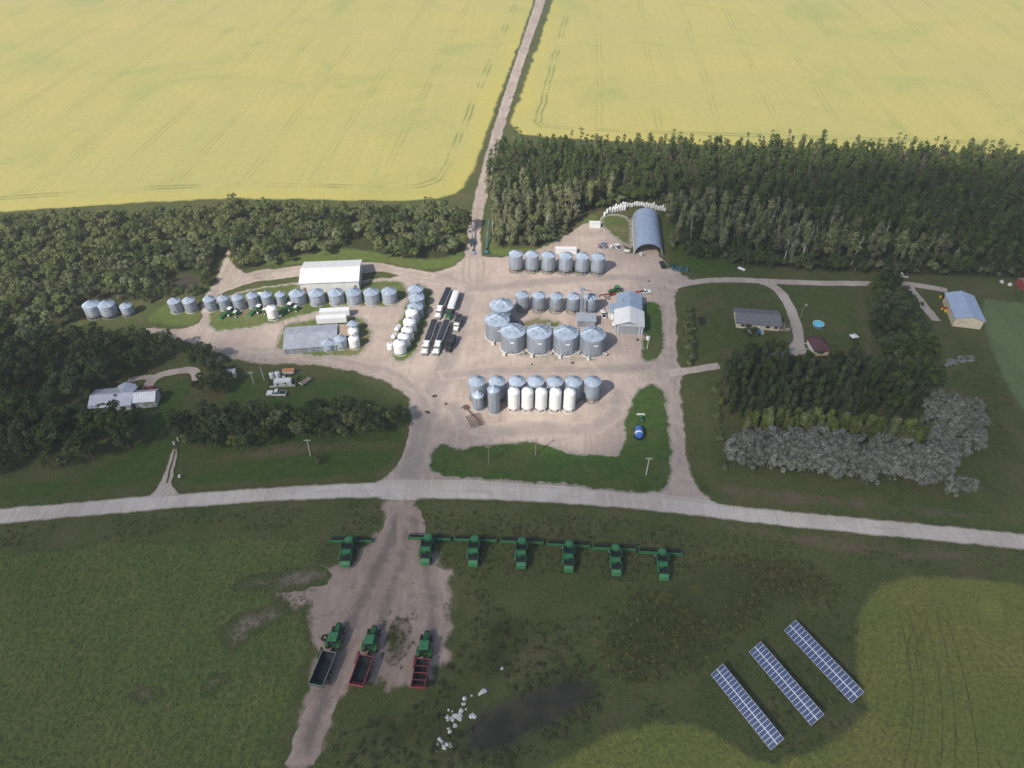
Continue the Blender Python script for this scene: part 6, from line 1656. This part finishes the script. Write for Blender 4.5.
def grow(pts, kinds, lab, group, size=(.85, 1.15), rest=None, most=290):
    """nearest ones in view as trees of their own, the rest as one mass"""
    pts = sorted(pts, key=lambda p: p.length)
    ind = [p for p in pts if in_frame(p)]
    first = set(id(p) for p in ind[:most]); n = 0; left = []
    for p in pts:
        kd = RNG.choice(kinds); k = RNG.uniform(*size)
        if 'bare' in kinds and NORTH(p) and RNG.random() < .5: kd = 'bare'
        if id(p) in first:
            n += 1; plant(kd, p, k, lab, group)
        elif rest: left.append((kd, p, k))
    if left and rest: merged(rest[0], left, rest[1], 'woodland')
    return n

# right wood of tall aspens: south edge first
wood = [(490, 163), (508, 156), (600, 156), (700, 157), (850, 159), (1024, 165), (1140, 172), (1140, 276), (1024, 272), (900, 268), (800, 266), (742, 258), (700, 254), (676, 240), (667, 226), (666, 210), (664, 202), (630, 200), (604, 204), (585, 214), (566, 232), (545, 244), (515, 248), (494, 246), (487, 215)]
pts = clear_of(scatter(wood, 4.7, 3), [[(633, 262), (631, 212), (664, 212), (666, 262)]])
NORTH = lambda p: p.y - (ground(490, 165).y + (ground(1140, 180).y - ground(490, 165).y) * (p.x - ground(490, 165).x) / (ground(1140, 180).x - ground(490, 165).x)) > -34
grow(pts, ['aspen'] * 7 + ['bare', 'bare', 'maple'], 'tall tree in the dense aspen wood behind and right of the arched shed', 'aspens in the dense right wood', (.70, 1.18), ('aspen_woodland', 'dense far part of the aspen wood reaching to the yellow field'))
edge = [(495, 163), (508, 154), (600, 153), (700, 154), (850, 156), (1024, 162), (1060, 164), (1060, 172), (1024, 170), (850, 164), (700, 162), (600, 161), (510, 163)]
grow(scatter(edge, 4.4, 4), ['bush', 'aspen', 'bush'], 'tree of the aspen wood margin beside the far yellow field', 'trees at the far margin of the aspen wood', (.6, .95), ('woodland_margin', 'lower trees along the far margin of the aspen wood by the yellow field'), 0)
# lower bushes along the wood's near edge
edge = [(492, 250), (520, 250), (545, 247), (566, 236), (560, 226), (520, 232), (494, 236)]
grow(scatter(edge, 5.0, 5), ['bush'], 'bushy tree at the near edge of the aspen wood behind the far bin row', 'bushes at the edge of the aspen wood', (.8, 1.1))

edge = [(665, 246), (668, 236), (700, 254), (742, 258), (800, 267), (900, 270), (1040, 274), (1040, 279), (900, 276), (800, 273), (742, 265), (700, 260), (676, 254)]
grow(scatter(edge, 3.6, 6), ['bush', 'maple'], 'low bushy tree along the lane side of the aspen wood', 'bushes along the lane', (.5, .9))
edge = [(592, 214), (598, 203), (630, 198), (668, 201), (668, 204), (630, 202)]
grow(scatter(edge, 3.6, 7), ['bush', 'maple'], 'low bushy tree behind the white wrapped rolls', 'bushes behind the rolls', (.5, .8))
# left upper wood
wood = [(-40, 236), (0, 228), (60, 224), (130, 220), (190, 218), (240, 210), (262, 210), (300, 214), (400, 214), (452, 212), (464, 224), (462, 248), (446, 258), (410, 260), (376, 258), (340, 254), (304, 258), (285, 266), (262, 270), (240, 271), (234, 262), (222, 250), (212, 276), (204, 274), (190, 270), (165, 276), (158, 290), (150, 300), (138, 304), (110, 298), (84, 306), (60, 326), (30, 340), (-40, 350)]
pts = clear_of(scatter(wood, 5.6, 8), [[(368, 240), (375, 262), (335, 262), (340, 250)]])
grow(pts, ['bush'] * 7 + ['maple'], 'rounded bushy tree in the wood between the bins and the yellow field', 'bushy trees of the upper left wood', (.85, 1.2), ('bush_woodland', 'far part of the bushy upper left wood along the yellow field'), 230)
brush = [(40, 338), (70, 318), (84, 300), (120, 298), (150, 292), (166, 274), (206, 268), (212, 282), (202, 298), (170, 300), (146, 306), (138, 300), (90, 302), (76, 322), (50, 345)]
grow(clear_of(scatter(brush, 3.8, 9), [[(168, 271), (206, 271), (206, 292), (168, 292)]]), ['bush', 'maple'], 'low scrubby bush between the left wood and the small bins', 'scrub behind the small bins', (.32, .62))
# left lower wood round the silver roofed house
wood = [(-60, 350), (20, 340), (75, 336), (120, 340), (180, 350), (200, 360), (196, 364), (160, 367), (128, 374), (110, 385), (86, 396), (84, 411), (110, 414), (152, 412), (160, 414), (154, 432), (140, 447), (115, 458), (85, 470), (40, 474), (-60, 482)]
pts = clear_of(scatter(wood, 6.6, 12), [[(84, 404), (156, 404), (156, 421), (84, 427)]])
grow(pts, ['maple'] * 8 + ['bush'], 'dark broadleaf tree in the wood round the silver roofed house', 'broadleaf trees round the silver roofed house', (.8, 1.35))
plant('bare', ground(104, 374), .8, 'bare pale dead tree behind the silver roofed house', None)
# hedge in the middle and the clump left of the fenced yard
hedge = [(174, 428), (200, 420), (260, 419), (330, 418), (380, 412), (402, 414), (403, 434), (370, 438), (300, 441), (240, 450), (190, 452)]
grow(scatter(hedge, 4.6, 15), ['maple', 'maple', 'bush'], 'broadleaf tree in the hedge across the middle left lawn', 'hedge trees of the middle left lawn', (.7, 1.0))
clump = [(200, 362), (216, 360), (230, 372), (232, 388), (222, 404), (204, 404), (202, 386)]
grow(scatter(clump, 5.6, 16), ['maple'], 'dark broadleaf tree in the clump between the track and the left drive', 'clump between the track and the drive', (.8, 1.1))
for (u, v, k, lab) in [(212, 366, .5, 'pale leaved small tree at the lower edge of the track'), (222, 364, .5, 'pale leaved small tree in the track edge, right of its pale neighbour')]:
    plant('silver', ground(u, v), k, lab, None)
# right: dark clump, windbreak of poplars, olive row, silver willows
dark = [(872, 287), (893, 288), (900, 304), (916, 328), (934, 362), (942, 384), (920, 394), (880, 392), (874, 350), (870, 310)]
grow(scatter(dark, 5.0, 20), ['maple'], 'dark broadleaf tree in the clump between the pool lawn and the pale roofed building', 'dark clump on the right', (.8, 1.15))
wind = [(722, 378), (760, 366), (800, 372), (830, 364), (870, 372), (908, 384), (916, 412), (905, 424), (820, 420), (724, 418)]
grow(scatter(wind, 3.5, 22), ['poplar'], 'slender dark poplar in the windbreak below the farmhouse', 'poplars of the windbreak', (.75, 1.05))
yard_trees = [(726, 372), (745, 345), (790, 362), (800, 374), (730, 384)]
grow(scatter(yard_trees, 6.5, 23), ['maple'], 'broadleaf tree between the farmhouse lawn and the poplar windbreak', 'trees below the farmhouse lawn', (.6, .85))
row = [(738, 424), (745, 421), (830, 426), (925, 436), (932, 440), (925, 448), (830, 440), (740, 434)]
grow(scatter(row, 2.7, 24), ['olive'], 'yellow green young poplar in the row behind the silver willows', 'yellow green row', (.9, 1.2))
sil = [(732, 446), (790, 447), (850, 455), (900, 459), (944, 463), (944, 485), (900, 486), (850, 482), (780, 472), (729, 468), (729, 452)]
grow(scatter(sil, 3.7, 26), ['silver'], 'silvery willow in the long band along the main road', 'silver willows by the road', (1.05, 1.4))
sil2 = [(925, 412), (945, 404), (968, 412), (978, 430), (975, 450), (960, 466), (940, 462), (925, 440)]
grow(scatter(sil2, 4.2, 27), ['silver'], 'silvery willow in the round group at the end of the yellow green row', 'silver willows in the round group', (.95, 1.25))
for (u, v, k) in [(948, 494, .8), (958, 493, .85), (967, 491, .75)]:
    plant('silver', ground(u, v), k, 'low silvery willow beside the lower right end of the willow band', 'low silver willows')
strip = [(685, 310), (692, 309), (694, 366), (685, 366)]
grow(scatter(strip, 1.9, 30), ['shrub'], 'olive shrub in the narrow strip at the left edge of the farmhouse lawn', 'shrub strip on the farmhouse lawn', (.8, 1.2))
strip = [(712, 384), (719, 382), (723, 460), (728, 478), (722, 478), (716, 440)]
grow(scatter(strip, 2.7, 31), ['shrub', 'shrub', 'olive'], 'olive shrub in the thin strip left of the windbreak', 'shrub strip left of the windbreak', (.6, 1.0))
plant('maple', ground(748, 337), .62, 'dark round tree against the front of the grey roofed farmhouse', None)
plant('poplar', ground(770, 352), .55, 'dark slender tree on the lawn below the farmhouse', None)
for (u, v, k, lab) in [(836, 364, .6, 'dark tree at the right corner of the maroon garage'), (847, 368, .62, 'dark tree second to the right of the maroon garage'), (858, 372, .65, 'dark tree farthest right in the short row by the garage')]:
    plant('maple', ground(u, v), k, lab, None)
plant('shrub', ground(320, 463), 1.2, 'lone green shrub on the lawn below the middle hedge', None, 'shrub')
plant('shrub', ground(496, 304), .0001 + .9, 'lone shrub in the gap left of the bins', None, 'shrub') if False else None

# weeds: leafy tufts over the rough meadow, too many to count
def weeds(name, uv, spacing, seed, mat, size, label, h=.7, holes=()):
    P_ = clear_of(scatter(uv, spacing, seed), holes); rng = np.random.default_rng(seed + 50)
    cl = [((p.x + rng.uniform(-1, 1), p.y + rng.uniform(-1, 1), h * .25), (rng.uniform(.4, 1.3) * size, rng.uniform(.4, 1.3) * size, h * rng.uniform(.4, 1.5)), rng.uniform(.3, 1.4)) for p in P_ if mnoise.noise(Vector((p.x, p.y, 0)) * .06) > -.15]
    me_, *_ = leaf_mesh(name, cl, len(cl) * 26, .34 * size, L[mat], rng, .8)
    o = bpy.data.objects.new(name, me_); COL.objects.link(o); o['kind'] = 'stuff'; tag(o, label, 'weeds')
md = [(650, 580), (700, 553), (780, 552), (845, 566), (850, 585), (830, 608), (785, 618), (742, 640), (705, 670), (660, 690), (615, 680), (595, 650), (612, 615)]
weeds('goldenrod', md, 1.6, 40, 'golden', .6, 'yellowish goldenrod tufts in the meadow above the solar arrays')
weeds('tall_weeds', md, 1.5, 41, 'weed', .75, 'dark rough weeds of the meadow above the solar arrays')
weeds('tall_weeds', [(480, 595), (540, 604), (575, 650), (590, 668), (560, 675), (500, 700), (470, 730), (450, 770), (330, 770), (340, 735), (420, 700), (455, 660)], 2.0, 42, 'weed', .9, 'dark rough weeds round the slough and boulders')
weeds('tall_weeds', [(376, 622), (392, 612), (410, 614), (412, 640), (404, 662), (390, 668), (376, 655)], 1.4, 43, 'weed', .7, 'weeds in the island of grass between the tractors')
weeds('tall_weeds', [(940, 340), (970, 330), (990, 370), (1010, 400), (1024, 440), (1024, 500), (990, 505), (985, 440), (975, 400)], 2.4, 44, 'weed', 1.0, 'rough weeds between the willows and the pasture')
weeds('tall_weeds', [(600, 735), (650, 712), (690, 712), (730, 732), (770, 758), (850, 712), (858, 700), (850, 640), (852, 610), (858, 612), (860, 690), (866, 712), (775, 768), (725, 740), (690, 722), (650, 720), (610, 742)], 1.3, 45, 'weed', .6, 'dark weeds along the edge of the ripening crop', .5)
weeds('tall_weeds', [(0, 541), (100, 536), (200, 529), (330, 525), (335, 530), (200, 536), (100, 542), (0, 548)], 1.5, 46, 'weed', .7, 'weeds in the ditch along the green field', .5)

def canopy(name, W, spacing, seed, mat, size, label, h, inset=1.5, thin=-.35):
    rng = np.random.default_rng(seed)
    P_ = [p for p in scatter(None, spacing, seed, W) if in_frame(p, 10)]
    J = [(p.x, p.y) for p in W]; a = np.array([(p.x, p.y) for p in P_]); d = edge_dist(a[:, 0], a[:, 1], J)
    cl = [((p.x, p.y, h * .2), (rng.uniform(.5, 1.0) * size, rng.uniform(.5, 1.0) * size, h * rng.uniform(.6, 1.2)), 1) for p, e in zip(P_, d) if e > inset and mnoise.noise(Vector((p.x, p.y, 7)) * .09) > thin]
    me_, *_ = leaf_mesh(name, cl, len(cl) * 11, .36 * size, L[mat], rng, .9)
    o = bpy.data.objects.new(name, me_); COL.objects.link(o); o['kind'] = 'stuff'; tag(o, label, 'crop')
canopy('crop_canopy', ww, 1.15, 60, 'crop', .8, 'low green crop plants covering the near left field', .4, 1.5, -.9)
canopy('crop_canopy', we, 1.0, 61, 'ripe', .75, 'yellowing crop plants covering the near right field', .45, .8, -.6)
weeds('grass_tufts', [(425, 512), (600, 518), (700, 530), (860, 548), (1024, 562), (1024, 572), (900, 566), (850, 560), (700, 545), (640, 580), (600, 640), (560, 640), (470, 600), (460, 575), (430, 545)], 1.7, 47, 'weed', .7, 'grass tufts on the verge below the road round the combines', .35)
weeds('grass_tufts', [(0, 530), (120, 520), (300, 506), (380, 504), (375, 525), (340, 540), (330, 528), (180, 532), (0, 545)], 1.7, 48, 'weed', .7, 'grass tufts on the verge left of the dirt track', .35)
weeds('grass_tufts', [(560, 660), (600, 690), (660, 700), (710, 680), (780, 625), (845, 610), (850, 700), (775, 755), (690, 712), (600, 728), (520, 765), (470, 775), (520, 748), (590, 705)], 1.7, 49, 'weed', .7, 'grass tufts round the solar arrays', .35)

pond = [(476, 722), (508, 704), (546, 688), (576, 679), (592, 684), (588, 698), (558, 716), (518, 738), (490, 752), (472, 750), (468, 736)]
weeds('reeds', [(452, 714), (500, 690), (545, 674), (582, 662), (612, 674), (608, 704), (570, 730), (524, 754), (490, 768), (456, 766), (448, 738)], 1.1, 70, 'weed', .75, 'rough reeds and weeds on the bank of the dark slough', .8, [pond])
join_gravel()
# ------------------------------------------------------------------ camera, sky, sun, air
cam = bpy.data.cameras.new('camera'); co = bpy.data.objects.new('camera', cam); COL.objects.link(co)
co.location = (0, 0, CAM_H); co.rotation_euler = (R(90) - PITCH, 0, 0)
cam.sensor_width = 36.0; cam.lens = FPX / 1024 * 36.0
cam.clip_start = 1.0; cam.clip_end = 40000.0
SC.camera = co

SUN_AZ, SUN_EL = R(228), R(42)          # direction of the sun, counter-clockwise from +X
sdir = Vector((math.cos(SUN_AZ) * math.cos(SUN_EL), math.sin(SUN_AZ) * math.cos(SUN_EL), math.sin(SUN_EL)))
sl = bpy.data.lights.new('sun', 'SUN'); sl.energy = 4.6; sl.angle = R(0.53); sl.color = (1.0, 0.94, 0.85)
so = bpy.data.objects.new('sun', sl); COL.objects.link(so)
so.rotation_euler = sdir.to_track_quat('Z', 'Y').to_euler()
so.location = sdir * 900
w = bpy.data.worlds.new('World'); SC.world = w; w.use_nodes = True
nt = w.node_tree
sky = nt.nodes.new('ShaderNodeTexSky'); sky.sky_type = 'NISHITA'; sky.sun_disc = False
sky.sun_elevation = SUN_EL; sky.sun_rotation = math.atan2(sdir.x, sdir.y) % (2 * math.pi)
sky.air_density = 1.0; sky.dust_density = 1.5
nt.links.new(sky.outputs[0], nt.nodes['Background'].inputs[0])
nt.nodes['Background'].inputs[1].default_value = 0.125

# an unseen cloud shaped for its shade, high over the south-west, throws its soft shadow on the near half of the farm
shade = [ground(*p).xy for p in [(-300, 338), (0, 332), (110, 342), (200, 362), (300, 380), (420, 432), (500, 476), (590, 482), (645, 428), (636, 340), (628, 285), (636, 222), (690, 192), (850, 182), (1024, 184), (1400, 205)]]
shade = [(p.x, p.y) for p in shade] + [(700, 250), (750, -420), (-750, -420), (-750, 200)]
CLOUD_Z, CELL, EDGE, THICK = 750.0, 9.0, 50.0, 30.0
gx = np.arange(-780, 790, CELL); gy = np.arange(-450, 520, CELL)
X, Y = np.meshgrid(gx, gy)
D = edge_dist(X.ravel(), Y.ravel(), shade).reshape(X.shape)
I = inside(X.ravel(), Y.ravel(), shade).reshape(X.shape)
D = np.where(I, D, -D)
wob = np.array([[mnoise.fractal(Vector((x, y, 3)) * 0.012, 0.7, 2.1, 4) for x in gx] for y in gy])
lump = np.array([[mnoise.fractal(Vector((x, y, 40)) * 0.02, 0.7, 2.1, 4) for x in gx] for y in gy])
t_ = np.clip((D + 22 + wob * 14) / EDGE, 0, 1); t_ = t_ * t_ * (3 - 2 * t_)
T = THICK * t_ * (1.0 + 0.22 * lump)
T[0, :] = T[-1, :] = 0; T[:, 0] = T[:, -1] = 0
T[T < 0.3] = 0
off = sdir * (CLOUD_Z / sdir.z)
ny, nx = X.shape
idb = -np.ones(X.shape, int); idt = -np.ones(X.shape, int); cv, cf = [], []
for j in range(ny):
    for i in range(nx):
        if T[max(0, j - 1):j + 2, max(0, i - 1):i + 2].max() > 0:
            idb[j, i] = len(cv); cv.append((X[j, i] + off.x, Y[j, i] + off.y, CLOUD_Z - T[j, i] * 0.15))
            if T[j, i] > 0:
                idt[j, i] = len(cv); cv.append((X[j, i] + off.x, Y[j, i] + off.y, CLOUD_Z + T[j, i] * 0.85))
            else: idt[j, i] = idb[j, i]
for j in range(ny - 1):
    for i in range(nx - 1):
        q = [(j, i), (j, i + 1), (j + 1, i + 1), (j + 1, i)]
        if max(T[a] for a in q) > 0:
            cf.append(tuple(idt[a] for a in q)); cf.append(tuple(idb[a] for a in reversed(q)))
me = bpy.data.meshes.new('cloud'); me.from_pydata(cv, [], cf)
cm = bpy.data.materials.new('cloud'); cm.use_nodes = True
cm.node_tree.nodes.remove(cm.node_tree.nodes['Principled BSDF'])
pv = cm.node_tree.nodes.new('ShaderNodeVolumePrincipled')
pv.inputs['Color'].default_value = (0.95, 0.95, 0.95, 1); pv.inputs['Density'].default_value = 0.028
pv.inputs['Anisotropy'].default_value = 0.3
cm.node_tree.links.new(pv.outputs[0], cm.node_tree.nodes['Material Output'].inputs['Volume'])
me.materials.append(cm)
cl = bpy.data.objects.new('cloud', me); COL.objects.link(cl); cl['kind'] = 'structure'

# summer haze: one even box of air round the farm
HAZE = 0.00018
if HAZE:
    hb = MB().box((0, 700, 88.5), (3600, 2400, 179.0))
    hm = bpy.data.materials.new('haze'); hm.use_nodes = True
    hm.node_tree.nodes.remove(hm.node_tree.nodes['Principled BSDF'])
    hv = hm.node_tree.nodes.new('ShaderNodeVolumePrincipled')
    hv.inputs['Color'].default_value = (0.90, 0.90, 0.92, 1); hv.inputs['Density'].default_value = HAZE
    hm.node_tree.links.new(hv.outputs[0], hm.node_tree.nodes['Material Output'].inputs['Volume'])
    ho = bpy.data.objects.new('haze', hb.mesh('haze', hm)); COL.objects.link(ho); ho['kind'] = 'stuff'

SC.view_settings.view_transform = 'Standard'; SC.view_settings.look = 'None'
SC.view_settings.exposure = 0.31; SC.view_settings.gamma = 1.0; SC.view_settings.use_curve_mapping = False
cy = SC.cycles
cy.max_bounces = 4; cy.diffuse_bounces = 2; cy.glossy_bounces = 2; cy.transmission_bounces = 2
cy.volume_bounces = 0; cy.transparent_max_bounces = 8
cy.use_denoising = True
try: cy.denoiser = 'OPENIMAGEDENOISE'
except Exception: pass
